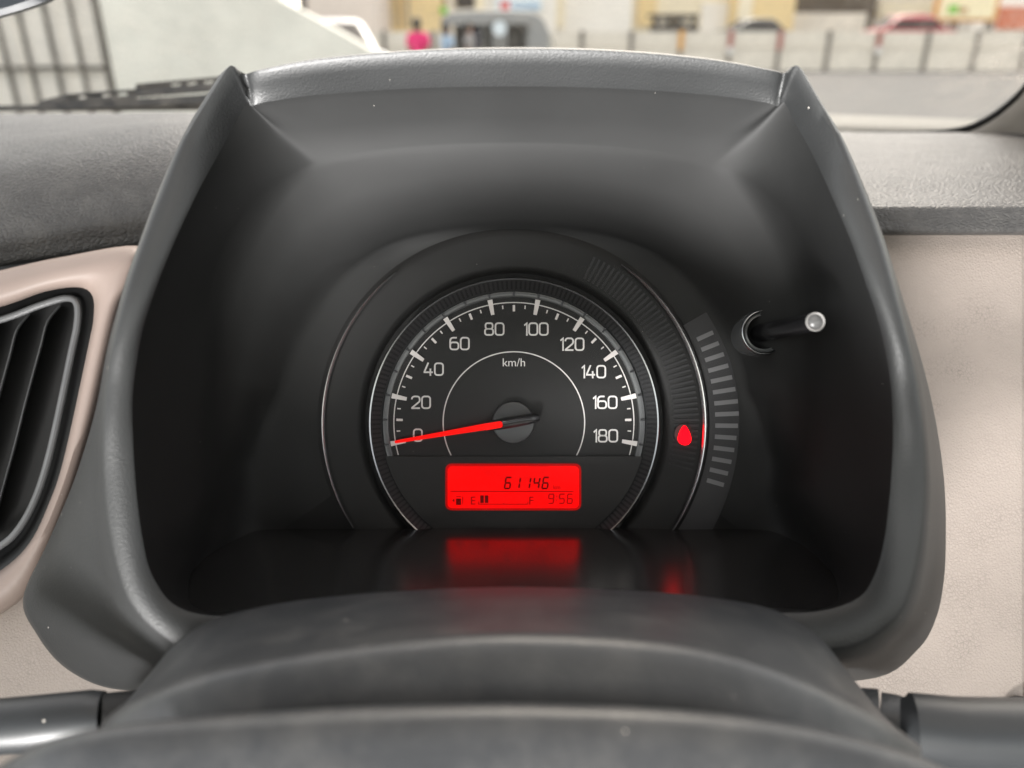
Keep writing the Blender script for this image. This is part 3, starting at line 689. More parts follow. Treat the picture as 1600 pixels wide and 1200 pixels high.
mid = ((803, 75), (803, 74), (803, 75.5), (803, 135), (803, 223), (803, 420), .270)
RIGHT = [
    ((960, 79), (960, 78), (960, 79.5), (955, 138), (930, 227), (866, 421), .270),
    ((1105, 92), (1105, 91), (1105, 92.5), (1105, 148), (1040, 236), (916, 423), .271),
    ((1205, 110), (1205, 109), (1205, 110), (1195, 160), (1098, 242), (951, 425), .2735),
    ((1224, 116), (1224, 114), (1225, 114), (1213, 166), (1122, 243), (966, 426), .277),
    ((1238, 107), (1239, 104), (1239, 104), (1221, 160), (1138, 240), (981, 427), .2715),
    ((1255, 113), (1253, 109), (1250, 107), (1228, 164), (1146, 236), (996, 429), .270),
    ((1280, 155), (1278, 151), (1274, 148), (1243, 194), (1158, 255), (1016, 432), .270),
    ((1316, 214), (1313, 210), (1308, 208), (1268, 238), (1178, 290), (1041, 438), .270),
    ((1350, 290), (1347, 287), (1342, 286), (1297, 300), (1195, 345), (1081, 450), .270),
    ((1380, 368), (1377, 365), (1372, 364), (1327, 370), (1222, 410), (1122, 470), .270),
    ((1405, 448), (1401, 446), (1396, 446), (1352, 440), (1246, 470), (1158, 500), .270),
    ((1432, 535), (1424, 533), (1419, 533), (1374, 508), (1262, 525), (1188, 535), .270),
    ((1452, 610), (1440, 605), (1434, 605), (1388, 575), (1270, 575), (1204, 575), .271),
    ((1466, 680), (1450, 675), (1443, 675), (1394, 632), (1271, 625), (1208, 620), .271),
    ((1476, 760), (1455, 755), (1446, 755), (1395, 700), (1266, 680), (1206, 670), .272),
    ((1478, 840), (1452, 830), (1442, 828), (1390, 778), (1262, 732), (1206, 720), .272),
    ((1475, 905), (1444, 895), (1432, 892), (1381, 848), (1258, 782), (1203, 760), .272),
    ((1463, 965), (1430, 950), (1416, 944), (1366, 900), (1283, 850), (1205, 792), .272),
    ((1434, 1015), (1404, 990), (1388, 980), (1340, 935), (1300, 905), (1200, 818), .272),
    ((1365, 1060), (1345, 1030), (1325, 1015), (1280, 955), (1285, 945), (1175, 850), .272),
    ((1190, 1065), (1190, 1045), (1190, 1018), (1190, 958), (1150, 935), (1080, 850), .272),
    ((910, 1060), (910, 1040), (910, 1015), (910, 962), (910, 935), (910, 850), .272),
]
ALL = ST + [mid] + RIGHT
def lerp(a, b, k): return (a[0] + (b[0] - a[0]) * k, a[1] + (b[1] - a[1]) * k)
def lipd(s_):
    y = s_[2][1]; t = min(1, max(0, (520 - y) / 430)); return s_[6] + .020 * t * t * (3 - 2 * t)
def back(s_):
    x, y = s_[4]
    if y > 600: return s_[5]
    a = math.atan2(DC[1] - y, x - DC[0]); r_ = 352 + 54 * math.cos(a) ** 2; k = min(1, max(0, (600 - y) / 90))
    q = (DC[0] + r_ * math.cos(a), DC[1] - r_ * math.sin(a))
    return (s_[5][0] * (1 - k) + q[0] * k, s_[5][1] * (1 - k) + q[1] * k)
def dome(s_):
    # upper part of the inner wall follows one smooth rounded arch
    x, y = s_[4]
    if y > 560: return s_[4]
    a = math.atan2(560 - y, x - DC[0]); c, n_ = math.cos(a), 3.0; sn = math.sin(a)
    r_ = ((abs(c) / 475) ** n_ + (abs(sn) / 337) ** n_) ** (-1 / n_); k = min(1, (560 - y) / 60)
    return lerp((x, y), (DC[0] + r_ * c, 560 - r_ * sn), k)
ALL = [(*s_[:4], dome(s_), s_[5], s_[6]) for s_ in ALL]
ALL = [(*s_[:5], back(s_), lipd(s_)) for s_ in ALL]
NS = 260
def ringpts(idx, fn, soft=0):
    q = crom([fn(s_, s_[idx], s_[6]) for s_ in ALL], NS)
    for _ in range(3 if soft else 0):
        q = [tuple(sum(q[min(NS - 1, max(0, i + k))][c] for k in range(-soft, soft + 1)) / (2 * soft + 1) for c in range(3)) for i in range(NS)]
    if soft:
        q0 = crom([fn(s_, s_[idx], s_[6]) for s_ in ALL], NS); o = []
        for a, b in zip(q0, q):
            k = min(1, max(0, (a[1] - 600) / 120)); o.append(tuple(x * k + y * (1 - k) for x, y in zip(a, b)))
        q = o
    return [P(*a) for a in q]
def T(s_):
    t = min(1, max(0, (330 - s_[2][1]) / 200)); return t * t * (3 - 2 * t)
def skin_back(s_, p, d):
    # outer skin runs back into the dashboard
    v = P(p[0], p[1], d); u, vv = (p[0] - 800) / F * d, (600 - p[1]) / F * d
    d2 = .42; f = .93
    return (800 + u * f * F / d2, 600 - (vv * (f if vv < 0 else .80)) * F / d2, d2)
lowfac = lambda p: min(1, max(0, (p[1] - 450) / 200))
def wall_d(s_, d, k):
    y = s_[2][1]; t = min(1, max(0, (520 - y) / 430)); d = .271 + .020 * t * t * (3 - 2 * t)
    g0 = d + .0034 + .0105 * T(s_); return g0 + (.3275 - g0) * k
R = []
R.append(ringpts(0, skin_back))
R.append(ringpts(0, lambda s_, p, d: (p[0], p[1], d + .010 + .040 * lowfac(p))))
R.append(ringpts(0, lambda s_, p, d: (*lerp(p, s_[1], .04), d + .008 + .033 * lowfac(p))))
R.append(ringpts(0, lambda s_, p, d: (*lerp(p, s_[1], .50), d + .006 + .021 * lowfac(p))))
R.append(ringpts(1, lambda s_, p, d: (*lerp(s_[0], p, .86), d + .004 + .0125 * lowfac(p))))
R.append(ringpts(1, lambda s_, p, d: (p[0], p[1], d + .0028 + .0085 * lowfac(p))))
R.append(ringpts(2, lambda s_, p, d: (p[0], p[1], d + .0006)))
R.append(ringpts(2, lambda s_, p, d: (*lerp(p, s_[3], .12), d - .0004 + .0016 * T(s_))))
R.append(ringpts(2, lambda s_, p, d: (*lerp(p, s_[3], .45), d + .0062 * T(s_))))
R.append(ringpts(2, lambda s_, p, d: (*lerp(p, s_[3], .82), (d + .0014 + .0098 * T(s_)) * .35 + (wall_d(s_, d, 0) - .0020 - .0007 * T(s_)) * .65)))
R.append(ringpts(3, lambda s_, p, d: (p[0], p[1], wall_d(s_, d, 0))))
R.append(ringpts(3, lambda s_, p, d: (*lerp(p, s_[4], .10), wall_d(s_, d, .12)), 2))
R.append(ringpts(3, lambda s_, p, d: (*lerp(p, s_[4], .50), wall_d(s_, d, .52)), 6))
R.append(ringpts(3, lambda s_, p, d: (*lerp(p, s_[4], .80 + .155 * T(s_)), wall_d(s_, d, .76 + .205 * T(s_))), 5))
R.append(ringpts(4, lambda s_, p, d: (p[0], p[1], .3258 + .0014 * T(s_)), 5))
R.append(ringpts(4, lambda s_, p, d: (*lerp(p, s_[5], .20 - .14 * T(s_)), .3345 - .0053 * T(s_)), 10))
def pole(s_, k):
    """from the edge of the mask (k=0) in to the ring of the pods (k=1)"""
    x, y = s_[5]; r_ = math.hypot(x - DC[0], y - DC[1])
    if y > 845 or r_ < 304: return (x, y)
    q = (DC[0] + (x - DC[0]) * 304 / r_, DC[1] + (y - DC[1]) * 304 / r_)
    return lerp((x, y), q, k)
R.append(ringpts(4, lambda s_, p, d: (*lerp(p, s_[5], .42 - .09 * T(s_)), .3415 - .0015 * T(s_) - .0046 * T(s_)), 18))
R.append(ringpts(4, lambda s_, p, d: (*lerp(p, s_[5], .66), .3500 - .0060 * T(s_)), 22))
R.append(ringpts(5, lambda s_, p, d: (*lerp(p, s_[4], .06), .3565 - .0038 * T(s_)), 22))
R.append(ringpts(5, lambda s_, p, d: (*pole(s_, .10), .3588 - .0030 * T(s_)), 20))
R.append(ringpts(5, lambda s_, p, d: (*pole(s_, .40), .3602 - .0006 * T(s_)), 14))
R.append(ringpts(5, lambda s_, p, d: (*pole(s_, 1.0), .3606), 2))
hood = loft('hood', R[:11], 'hood_plastic', clu, sharp=48)
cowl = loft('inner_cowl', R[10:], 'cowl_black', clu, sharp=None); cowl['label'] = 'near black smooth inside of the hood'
hood['label'] = 'matte black hood and rim around the instruments'

# glossy shelf below the dial
sh = []
for k, (y0, d) in enumerate(((824, .3640), (829, .3570), (851, .3430), (885, .3270), (925, .3080), (950, .2960), (962, .2900), (975, .2895))):
    half = [400, 405, 450, 520, 575, 600, 610, 610][k]
    row = []
    for i in range(61):
        t = i / 30 - 1
        row.append(P(803 + half * t, y0 - (8 * (1 - t * t) - 4 if k > 2 else 0), d))
    sh.append(row)
sub = loft('shelf', sh, 'ledge_black', clu, sharp=60); sub['label'] = 'glossy black shelf reflecting the red display'

# mask behind, pods and bezel turned around the dial axis
A0, A1 = math.radians(-58), math.radians(238)
def lathe(name, prof, a0, a1, n, m, parent, sharp=30):
    return loft(name, [[LP(r_, a0 + (a1 - a0) * i / n, h_) for i in range(n + 1)] for r_, h_ in prof], m, parent, sharp=sharp)
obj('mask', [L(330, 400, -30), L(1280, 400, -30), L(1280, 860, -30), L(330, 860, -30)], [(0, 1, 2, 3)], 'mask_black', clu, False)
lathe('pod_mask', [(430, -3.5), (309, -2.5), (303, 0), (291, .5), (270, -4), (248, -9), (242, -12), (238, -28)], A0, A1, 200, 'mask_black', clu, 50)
bez = lathe('bezel', [(233, -34), (229, -10), (227.5, 2), (225.5, 4.5), (223.5, 3.5)], A0, A1, 200, 'chrome_dark', clu)
lathe('bezel_wall', [(223.6, 3.4), (222, 1), (209, -13), (207.5, -15)], A0, A1, 200, 'knurl_black', clu)
# knurling: fine ribs on the bezel wall
mb = MB()
for i in range(150):
    a = math.radians(-52 + 284 * i / 149); da = math.radians(.42)
    q = [LP(222.3, a - da, 2.4), LP(222.3, a + da, 2.4), LP(210, a + da, -11), LP(210, a - da, -11)]
    b0 = [LP(222.3, a - da, 0), LP(222.3, a + da, 0), LP(210, a + da, -14), LP(210, a - da, -14)]
    mb.add(q + b0, [(0, 1, 2, 3), (0, 4, 5, 1), (1, 5, 6, 2), (2, 6, 7, 3), (3, 7, 4, 0)])
kn = mb.build('knurling', 'pod_grey', bez); kn['kind'] = 'stuff'
lathe('track_ring', [(208, -15), (206.5, -10.5), (205, -10), (200, -11), (198.5, -12), (197.5, -16)], math.radians(-17), math.radians(197), 160, 'track_grey', clu)
for k in range(19):
    a = math.radians(189.75 - 11.083 * k); da = .0095
    MB().prism([LP(206.5, a - da, -9.9), LP(206.5, a + da, -9.9), LP(199.5, a + da * .6, -10.6), LP(199.5, a - da * .6, -10.6)], FW * (-S * 1.6)).build('track_notch', 'needle_black', clu)

# dial face
df = obj('dial_face', [LP(208.5, math.radians(-17 + 214 * i / 120), -16) for i in range(121)] + [L(DC[0], 722, -16)],
         [(i, i + 1, 121) for i in range(120)] + [(120, 0, 121)], 'dial_black', clu, False)
df['label'] = 'black speedometer face marked 0 to 180'
def arc(name, r0, r1, a0, a1, n, h_, m, par, th=.8):
    mb = MB(); pts = []
    rings = []
    for rr, hh in ((r0, h_), (r0, h_ + th), (r1, h_ + th), (r1, h_)):
        rings.append([LP(rr, a0 + (a1 - a0) * i / n, hh) for i in range(n + 1)])
    return loft(name, rings, m, par, sharp=30)
arc('scale_line', 189.2, 190.8, math.radians(-15.7), math.radians(195.7), 140, -15.9, 'print_white', df, .25)
ia = math.degrees(math.asin(52 / 112.0))
arc('inner_line', 111.2, 112.9, math.radians(-ia), math.radians(180 + ia), 120, -15.9, 'print_white', df, .25)
STEP = 199.5 / 36
for i in range(37):
    a = math.radians(189.75 - STEP * i)
    if i % 4 == 0: r0, r1, w0, w1, nm, hh, th = 197.5, 173.5, 4.0, 2.7, 'major_tick', -14.2, 1.6
    elif i % 2 == 0: r0, r1, w0, w1, nm, hh, th = 186, 176, 1.9, 1.8, 'middle_tick', -15.9, .3
    else: r0, r1, w0, w1, nm, hh, th = 186, 180.5, 1.0, .9, 'minor_tick', -15.9, .3
    ta = Vector((math.cos(a), math.sin(a))); no = Vector((-ta.y, ta.x))
    q = []
    for rr, ww, sg_ in ((r0, w0, -1), (r0, w0, 1), (r1, w1, 1), (r1, w1, -1)):
        v = ta * rr + no * ww * sg_; q.append(L(DC[0] + v.x, DC[1] - v.y, hh))
    MB().prism(q, FW * (-S * th)).build(nm, 'tick_white', df)

# printed numerals from strokes
def rrect(x0, y0, x1, y1, r_, n=5):
    out = []
    for cx, cy, a in ((x1 - r_, y1 - r_, 0), (x0 + r_, y1 - r_, 90), (x0 + r_, y0 + r_, 180), (x1 - r_, y0 + r_, 270)):
        for i in range(n + 1):
            t = math.radians(a + 90 * i / n); out.append((cx + r_ * math.cos(t), cy + r_ * math.sin(t)))
    return out
def rnd(cx, cy, r_, a0, a1, n=6): return [(cx + r_ * math.cos(math.radians(a0 + (a1 - a0) * i / n)), cy + r_ * math.sin(math.radians(a0 + (a1 - a0) * i / n))) for i in range(n + 1)]
DW, DH, SW = 13.0, 18.6, 2.5      # centre-line box and stroke of one numeral
G = {
 '0': (DW, [(rrect(0, 0, DW, DH, 4.2), True)]),
 '1': (4.2, [([(0, DH - 3.4), (0.6, DH - 3.2), (4.2, DH), (4.2, -1.2)], False)]),
 '2': (DW - .6, [([(0.2, DH - 4.6)] + rnd(4.2, DH - 4.2, 4.2, 170, 90) + rnd(DW - 4.8, DH - 4.2, 4.2, 90, 0) + [(DW - .6, DH - 6.4), (DW - 1.6, DH - 8.6), (0.4, 0.8), (0.4, 0), (DW - .2, 0)], False)]),
 '4': (DW, [([(6.4, DH + 1.0), (0.2, 5.2), (0.2, 4.4), (DW + .4, 4.4)], False), ([(9.6, 10.2), (9.6, -1.2)], False)]),
 '6': (DW, [([(DW - 2.6, DH), (6.0, DH)] + rnd(4.8, DH - 4.8, 4.8, 90, 180) + [(0, 8)] , False), (rrect(0, 0, DW, 11.2, 4.0), True)]),
 '8': (DW, [(rrect(.9, 9.6, DW - .9, DH, 3.2), True), (rrect(0, 0, DW, 9.6, 3.6), True)]),
}
def ribbon(pts, closed, wd):
    n = len(pts); pts = [Vector(p) for p in pts]; v = []
    for i in range(n):
        a = pts[(i - 1) % n] if closed or i else pts[0]; c = pts[(i + 1) % n] if closed or i < n - 1 else pts[-1]; b_ = pts[i]
        t0 = (b_ - a).normalized() if (b_ - a).length > 1e-6 else (c - b_).normalized(); t1 = (c - b_).normalized() if (c - b_).length > 1e-6 else t0
        t = (t0 + t1).normalized() if (t0 + t1).length > 1e-6 else t1
        k = 1 / max(.55, t.dot(t1)); nn = Vector((-t.y, t.x)) * (wd / 2 * k); v += [b_ + nn, b_ - nn]
    f = [(2 * i, 2 * i + 1, (2 * i + 3) % (2 * n), (2 * i + 2) % (2 * n)) for i in range(n if closed else n - 1)]
    return v, f
def numeral(txt, cx, cy):
    gap = 3.6; tot = sum(G[c][0] for c in txt) + gap * (len(txt) - 1); x = cx - tot / 2; mb = MB()
    for c in txt:
        wd, strokes = G[c]
        for q, cl in strokes:
            v, f = ribbon(q, cl, SW)
            mb.add([L(x + p_.x, cy + DH / 2 - p_.y, -15.6) for p_ in v], f)
        x += wd + gap
    o = mb.build('numeral', 'print_white', df); o['label'] = 'printed white numeral ' + txt
for t, x, y in (('0', 651, 681), ('20', 656, 629), ('40', 676, 576.5), ('60', 717, 536), ('80', 772, 513), ('100', 838, 513), ('120', 895, 537), ('140', 929, 580.5), ('160', 947, 629), ('180', 948, 682)):
    numeral(t, x, y)
def text(name, s_, px, py, size, h_, m, parent, shear=0, bold=0.0):
    cu = bpy.data.curves.new(name, 'FONT'); cu.body = s_; cu.size = size; cu.align_x = 'CENTER'; cu.shear = shear; cu.offset = size * bold
    o = bpy.data.objects.new(name, cu); COL.objects.link(o)
    me = o.to_mesh(); vv = [v.co.copy() for v in me.vertices]; ff = [tuple(p_.vertices) for p_ in me.polygons]; o.to_mesh_clear()
    bpy.data.objects.remove(o)
    return obj(name, [L(px + v.x, py - v.y, h_) for v in vv], ff, m, parent, False)
u_ = text('unit_text', 'km/h', 803, 572, 18.5, -15.6, 'print_white', df); u_['label'] = 'printed km/h'

# lower panel with display
pa = [LP(209, math.radians(a), -9) for a in [194.8 + i * (305 - 194.8) / 40 for i in range(41)]]
pa = [LP(209, math.radians(a), -9) for a in [194.7 + i * (345.3 - 194.7) / 60 for i in range(61)]]
lp = MB().prism(pa, FW * (S * 10)).build('lower_panel', 'panel_black', clu)
def rrp(x0, y0, x1, y1, r_, h_): return [L(a, b_, h_) for a, b_ in rrect(x0, y0, x1, y1, r_, 6)]
fr = MB()
o1, i1 = rrp(695.5, 725.5, 908.5, 798.5, 9.5, -6.4), rrp(699, 729, 905, 795, 7, -6.4)
loft('display_frame', [rrp(695, 725, 909, 799, 10, -9.2), o1, i1, rrp(699, 729, 905, 795, 7, -9.2)], emit('lcd_frame_red', (.30, 0, 0), .35), clu, True, 30)
lcd = MB().prism(rrp(697.5, 727.5, 906.5, 796.5, 8, -6.8), FW * (S * 3)).build('display', 'lcd_red', clu)
lcd['label'] = 'bright red lit display reading 61146 km and 9:56'
HS = -6.6
SEG = {'0': 'abcdef', '1': 'bc', '2': 'abged', '3': 'abgcd', '4': 'fgbc', '5': 'afgcd', '6': 'afgedc', '9': 'abcfgd'}
def seven(name, txt, x, ybase, wd, ht, t, adv, m, slant=.16, single1=None):
    mb = MB(); g_ = t * .18
    for c in txt:
        h2 = ht / 2
        def hs(y): return [(t * .5 + g_, y - t / 2), (wd - t * .5 - g_, y - t / 2), (wd - t * .2 - g_, y), (wd - t * .5 - g_, y + t / 2), (t * .5 + g_, y + t / 2), (t * .2 + g_, y)]
        def vsg(xx, y0, y1): return [(xx - t / 2, y0 + g_ + t * .3), (xx, y0 + g_), (xx + t / 2, y0 + g_ + t * .3), (xx + t / 2, y1 - g_ - t * .3), (xx, y1 - g_), (xx - t / 2, y1 - g_ - t * .3)]
        pl = {'a': hs(ht - t / 2), 'g': hs(h2), 'd': hs(t / 2), 'f': vsg(t / 2, h2, ht - t / 2), 'b': vsg(wd - t / 2, h2, ht - t / 2), 'e': vsg(t / 2, t / 2, h2), 'c': vsg(wd - t / 2, t / 2, h2)}
        if c == ':':
            for yy in (ht * .3, ht * .68): mb.add([L(x + a + yy * slant, ybase - yy - b_, HS) for a, b_ in ((0, 0), (1.5, 0), (1.5, 1.5), (0, 1.5))], [(0, 1, 2, 3)])
            x += adv * .34; continue
        for s_ in SEG[c]:
            mb.add([L(x + a + b_ * slant, ybase - b_, HS) for a, b_ in pl[s_]], [tuple(range(6))])
        x += adv
    return mb.build(name, m, lcd)
seven('odometer_digit', '6', 786.5, 765.5, 11.0, 20, 2.7, 14.8, 'lcd_segment')
seven('odometer_digit', '1', 800.8, 765.5, 11.0, 20, 2.7, 14.8, 'lcd_segment')
seven('odometer_digit', '1', 817.0, 765.5, 11.0, 20, 2.7, 14.8, 'lcd_segment')
seven('odometer_digit', '4', 831.5, 765.5, 11.0, 20, 2.7, 14.8, 'lcd_segment')
seven('odometer_digit', '6', 845.5, 765.5, 11.0, 20, 2.7, 14.8, 'lcd_segment')
seven('clock_digits', '9:56', 856, 788.5, 9.6, 16.5, 2.0, 12.6, 'lcd_segment_faint', .08)
text('distance_unit', 'km', 870.5, 765.3, 9.5, HS, 'lcd_segment_faint', lcd, 0, .012)
text('gauge_letter', 'E', 738.5, 789.3, 18, HS, 'lcd_segment_faint', lcd, 0, .012); text('gauge_letter', 'F', 830, 789.5, 18, HS, 'lcd_segment_faint', lcd, 0, .012)
def lrect(name, x0, y0, x1, y1, m, h_=HS): return obj(name, [L(x0, y0, h_), L(x1, y0, h_), L(x1, y1, h_), L(x0, y1, h_)], [(0, 1, 2, 3)], m, lcd, False)
lrect('divider_line', 703, 768.0, 897, 769.6, 'lcd_segment_faint')
lrect('fuel_bar', 750, 775, 755.8, 787, 'lcd_segment'); lrect('fuel_bar', 757.2, 775, 763, 787, 'lcd_segment')
mb = MB()
for x0, y0, x1, y1 in ((748, 788.0, 824, 789.6), (746.6, 784.5, 748.2, 789.6), (824, 784.5, 825.6, 789.6), (785.6, 786, 787.2, 789.6)):
    mb.add([L(x0, y0, HS), L(x1, y0, HS), L(x1, y1, HS), L(x0, y1, HS)], [(0, 1, 2, 3)])
mb.build('gauge_line', 'lcd_segment_faint', lcd)
mb = MB()
for q in ([(712, 780), (720, 780), (720, 790), (712, 790)], [(706, 783), (709.5, 780), (709.5, 786)], [(722, 777), (723.2, 777), (723.2, 789), (722, 789)], [(712, 776.5), (720, 776.5), (720, 777.7), (712, 777.7)]):
    mb.add([L(a, b_, HS) for a, b_ in q], [tuple(range(len(q)))])
mb.build('fuel_pump_icon', 'lcd_segment', lcd)

# needle
na = math.atan2(661 - 692.5, 617 - 803.0)
nv = Vector((math.cos(na), math.sin(na))); nn_ = Vector((-nv.y, nv.x))
def npnt(t, s_, h_):
    v = nv * t + nn_ * s_; return L(804 + v.x, 659 - v.y, h_)
hub = loft('needle_hub', [[L(802 + r_ * math.cos(2 * PI * i / 48), 660.5 - r_ * math.sin(2 * PI * i / 48), h_) for i in range(48)] for r_, h_ in
           ((33, -15.9), (33, -8), (32, -5.5), (30, -4.8), (10, -4.2), (.5, -4.1))], 'needle_hub', clu, True, 40)
nd = loft('needle', [[npnt(t, s_ * w_, h_) for t, w_ in ((20, 5.4), (23, 5.6), (60, 4.8), (130, 3.4), (180, 2.5), (189, 2.2))] for s_, h_ in ((-1, 1), (-.6, 5), (.6, 5), (1, 1))], 'needle_red', clu, False, 30)
nd['label'] = 'glowing red needle pointing at 0'
mb = MB()
rings = []
for s_, h_ in ((-1, -5), (-.95, 5), (-.55, 9), (-.3, 7.5), (.3, 7.5), (.55, 9), (.95, 5), (1, -5)):
    rings.append([npnt(t, s_ * w_, h_ * hh) for t, w_, hh in ((44, 7.5, .3), (26, 8.5, .9), (10, 9.0, 1), (-20, 8.2, 1), (-34, 7.2, 1), (-39, 5.5, .9), (-40, 4, .2))])
cap_ = loft('needle_cap', rings, 'needle_black', nd, False, 35)
# the red blade starts on top of the cap
MB().prism([npnt(t, s_, 9.6) for t, s_ in ((22, -5), (19.5, -3.2), (19, 0), (19.5, 3.2), (22, 5), (46, 5.2), (46, -5.2))], FW * (S * 4)).build('blade_root', 'needle_red', nd)

# chrome crescents beside the dial
def crescent(a0, a1, wmax, m):
    n = 60; rings = []
    for off, h_ in ((-1, 5), (-.55, 9.5), (0, 11), (.55, 9.5), (1, 5)):
        rings.append([])
        for i in range(n + 1):
            t = i / n; ww = wmax * (.25 + .75 * math.sin(PI * min(1, max(0, t)) ** .8) ** .7) if t < 1 else wmax * .3
            rings[-1].append(LP(297.5 + off * ww, math.radians(a0 + (a1 - a0) * t), h_))
    return loft('chrome_crescent', rings, m, clu, sharp=60)
crescent(128, 213, 3.8, 'chrome'); crescent(56, -34, 4.6, 'chrome')
# fine radial relief on the right pod, reflected ticks built as pale bars beyond the crescent
mb = MB()
for i in range(46):
    a = math.radians(64 - 1.75 * i); da = math.radians(.36)
    q = [LP(288, a - da, 2.2), LP(288, a + da, 2.2), LP(252, a + da, -6.4), LP(252, a - da, -6.4)]
    b0 = [LP(288, a - da, -1), LP(288, a + da, -1), LP(252, a + da, -10), LP(252, a - da, -10)]
    mb.add(q + b0, [(0, 1, 2, 3), (0, 4, 5, 1), (1, 5, 6, 2), (2, 6, 7, 3), (3, 7, 4, 0)])
rl = mb.build('radial_relief', 'pod_grey', clu); rl['kind'] = 'stuff'
lathe('pod_band', [(352, 0.6), (345, 1.2), (312, 2.2), (305, 2.0)], math.radians(-34), math.radians(30), 60, 'band_grey', clu)  # right side only: its lit look put into a paler grey
for i in range(14):
    a = math.radians(26 - 3.15 * i - 1.5); da = math.radians(.62); r1 = 352 - abs(i - 6.5) * 1.6
    MB().prism([LP(314, a - da, 2.3), LP(314, a + da, 2.3), LP(r1, a + da * .9, .9), LP(r1, a - da * .9, .9)], FW * (-S * .8)).build('reflection_bar', 'reflection_grey', clu)
# seat belt warning lamp
lc = lambda r_, h_: [L(1069 + r_ * math.cos(2 * PI * i / 32), 678 - r_ * 1.08 * math.sin(2 * PI * i / 32), h_) for i in range(32)]
wl_ = loft('warning_lamp', [lc(15, -9), lc(14.5, -2.2), lc(13, -1.8), lc(.4, -1.8)], 'lamp_base', clu, True, 60)
wl_['label'] = 'lit red seat belt warning lamp'
def blob(cx, cy, rx, ry, n=24, p_=2.6):
    out = []
    for i in range(n):
        t = 2 * PI * i / n; c_, s_ = math.cos(t), math.sin(t)
        k = 1 - .30 * max(0, s_)                       # narrower at the top, like a seated figure
        out.append((cx + rx * k * math.copysign(abs(c_) ** (2 / p_), c_), cy - ry * math.copysign(abs(s_) ** (2 / p_), s_)))
    return out
icon = [(1069 + 13.0 * math.cos(t) * (.68 - .32 * math.sin(t)), 680 - 15 * math.sin(t)) for t in [2 * PI * i / 28 for i in range(28)]]
MB().prism([L(a, b_, 6.0) for a, b_ in icon], FW * (S * 8)).build('belt_icon', 'lamp_red', wl_)

# trip reset knob standing out through the lens
kx, ky = 1175, 523
kc = lambda r_, h_, n=40, ox=0, oy=0: [L(kx + ox + r_ * math.cos(2 * PI * i / n), ky + oy - r_ * math.sin(2 * PI * i / n), h_) for i in range(n)]
kb = loft('knob_collar', [kc(36, -6), kc(35, 52), kc(33.5, 57), kc(30.5, 58), kc(27.5, 55), kc(25, 56), kc(23.5, 50), kc(22.5, 10), kc(15, 10)], 'track_grey', clu, True, 50)
loft('collar_ring', [kc(34.3, 56), kc(33.4, 59), kc(31.8, 59.4), kc(30.1, 57.6)], 'chrome_dark', kb, True, 60)
kr = loft('reset_knob', [kc(14, -10), kc(13.5, 120), kc(12.2, 246), kc(12.0, 250)], 'needle_black', clu, True, 60)
kr['label'] = 'black trip reset stalk with pale round tip'
loft('knob_tip', [kc(9.4, 250.6), kc(7, 253), kc(4, 254.4), kc(.4, 255)], 'tip_grey', kr, True, 50)
loft('tip_ring', [kc(12.1, 246), kc(11.9, 251), kc(11.0, 253), kc(9.8, 252), kc(9.4, 249)], 'knob_tip', kr, True, 50)
# clear lens
lens = []
for y0, d in ((415, .3500), (470, .3475), (560, .3455), (660, .3450), (760, .3455), (822, .3475)):
    lens.append([P(803 + t * 400, y0, d + .003 * t * t) for t in [i / 15 - 1 for i in range(31)]])
loft('clear_lens', lens, 'lens_clear', clu)

# ================================================================== STEERING COLUMN COVER
colm = empty('steering_column_cover', P(800, 1150, .24), 'dusty dark grey steering column cover in the blurred foreground', 'column cover')
K0 = [(150, 1150), (195, 1100), (232, 1055), (272, 1008), (330, 970), (420, 946), (540, 930), (670, 921), (803, 917), (950, 921), (1080, 930), (1180, 945), (1235, 965), (1285, 1000), (1325, 1050), (1365, 1100), (1410, 1150)]
K1 = [(135, 1180), (175, 1118), (236, 1084), (310, 1055), (390, 1035), (480, 1018), (590, 1003), (700, 993), (803, 989), (930, 993), (1050, 1004), (1140, 1022), (1210, 1045), (1270, 1070), (1325, 1098), (1385, 1130), (1440, 1170)]
K2 = [(-60, 1240), (20, 1185), (100, 1150), (200, 1131), (320, 1120), (450, 1111), (580, 1104), (700, 1101), (803, 1100), (930, 1103), (1050, 1109), (1140, 1117), (1220, 1128), (1300, 1144), (1380, 1166), (1450, 1190), (1530, 1230)]
def kr_(K, dy, d, k=None, K_b=None, n=120):
    q = K if k is None else [lerp(a, b_, k) for a, b_ in zip(K, K_b)]
    return [P(a, b_ + dy, d) for a, b_ in crom(q, n)]
def edge_d(n=120): return [abs(2 * i / (n - 1) - 1) for i in range(n)]
def krd(K, dy, d, fall, k=None, K_b=None, n=120):
    q = K if k is None else [lerp(a, b_, k) for a, b_ in zip(K, K_b)]
    return [P(a, b_ + dy, d + fall * e ** 3) for (a, b_), e in zip(crom(q, n), edge_d(n))]
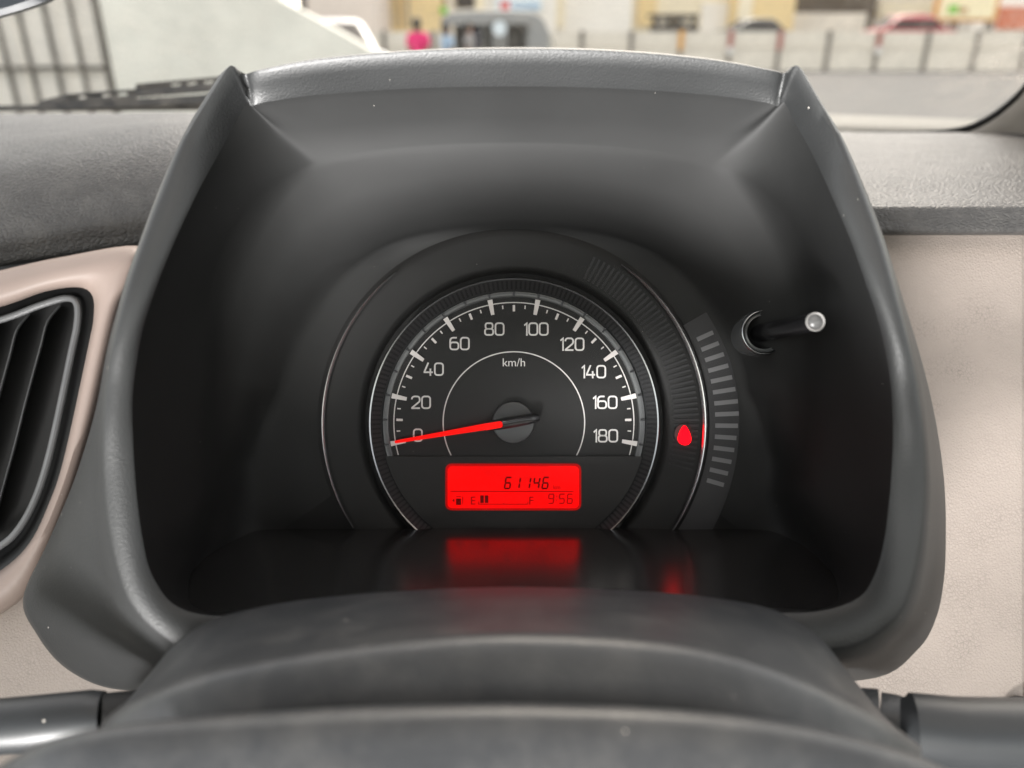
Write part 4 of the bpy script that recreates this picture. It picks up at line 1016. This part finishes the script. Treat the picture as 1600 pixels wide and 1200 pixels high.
upper = [krd(K0, 10, .275, .03), krd(K0, 2, .262, .02), krd(K0, 0, .254, .012), krd(K0, 0, .238, .012, .25, K1), krd(K0, 0, .217, .012, .65, K1), krd(K0, 0, .2082, .012, .86, K1), krd(K1, -3, .2024, .012), krd(K1, 3, .1992, .012), krd(K1, 10, .1972, .012), krd(K1, 20, .1958, .012), krd(K1, 36, .1942, .012), krd(K1, 70, .1915, .012), krd(K1, 110, .1890, .012), krd(K1, 150, .1885, .012)]
loft('upper_shell', upper, 'column_plastic', colm, sharp=60)
front = [krd(K2, 30, .1920, .006), krd(K2, 4, .1895, .004), krd(K2, -1, .1875, .004), krd(K2, -1, .1850, .004), krd(K2, 3, .1828, .004), krd(K2, 12, .1806, .004), krd(K2, 28, .1786, .004), krd(K2, 60, .1765, .004), krd(K2, 130, .172, .004), krd(K2, 230, .168, .004)]
K1r = [(a, b_ + 3) for a, b_ in K1]
loft('front_shell', front, 'column_plastic', colm, sharp=60)

# stalks
st1 = empty('wiper_stalk', P(60, 1130, .26), 'dark grey control stalk left of the steering column', 'stalk')
MB().tube([P(a, b_, d) for a, b_, d in ((-160, 1145, .262), (-40, 1138, .262), (60, 1130, .262), (140, 1121, .263), (162, 1118, .264))], [.0088, .0090, .0092, .0090, .0080], 28, flat=1.0).build('lever', 'stalk_plastic', st1, True)
MB().tube([P(158, 1118, .264), P(200, 1112, .268), P(240, 1106, .272)], [.0072, .0070, .007], 24).build('boot', 'rubber_black', st1, True)
st2 = empty('indicator_stalk', P(1500, 1140, .26), 'grey control stalk right of the steering column', 'stalk')
MB().tube([P(a, b_, d) for a, b_, d in ((1416, 1136, .262), (1424, 1137, .260), (1500, 1146, .258), (1600, 1150, .256), (1800, 1156, .252))], [.0095, .0112, .0116, .0120, .0120], 32, flat=1.0).build('lever', 'stalk_plastic', st2, True)
MB().tube([P(1300, 1118, .272), P(1350, 1124, .268), P(1375, 1127, .266)], [.010, .0104, .0106], 26).build('boot', 'column_plastic', st2, True)
MB().tube([P(1375, 1127, .266), P(1398, 1132, .264), P(1404, 1133, .264)], [.0097, .0099, .0098], 26).build('boot_ring', 'column_plastic', st2, True)
MB().tube([P(1402, 1133, .264), P(1424, 1137, .262)], [.0090, .0090], 26).build('collar', 'rubber_black', st2, True)
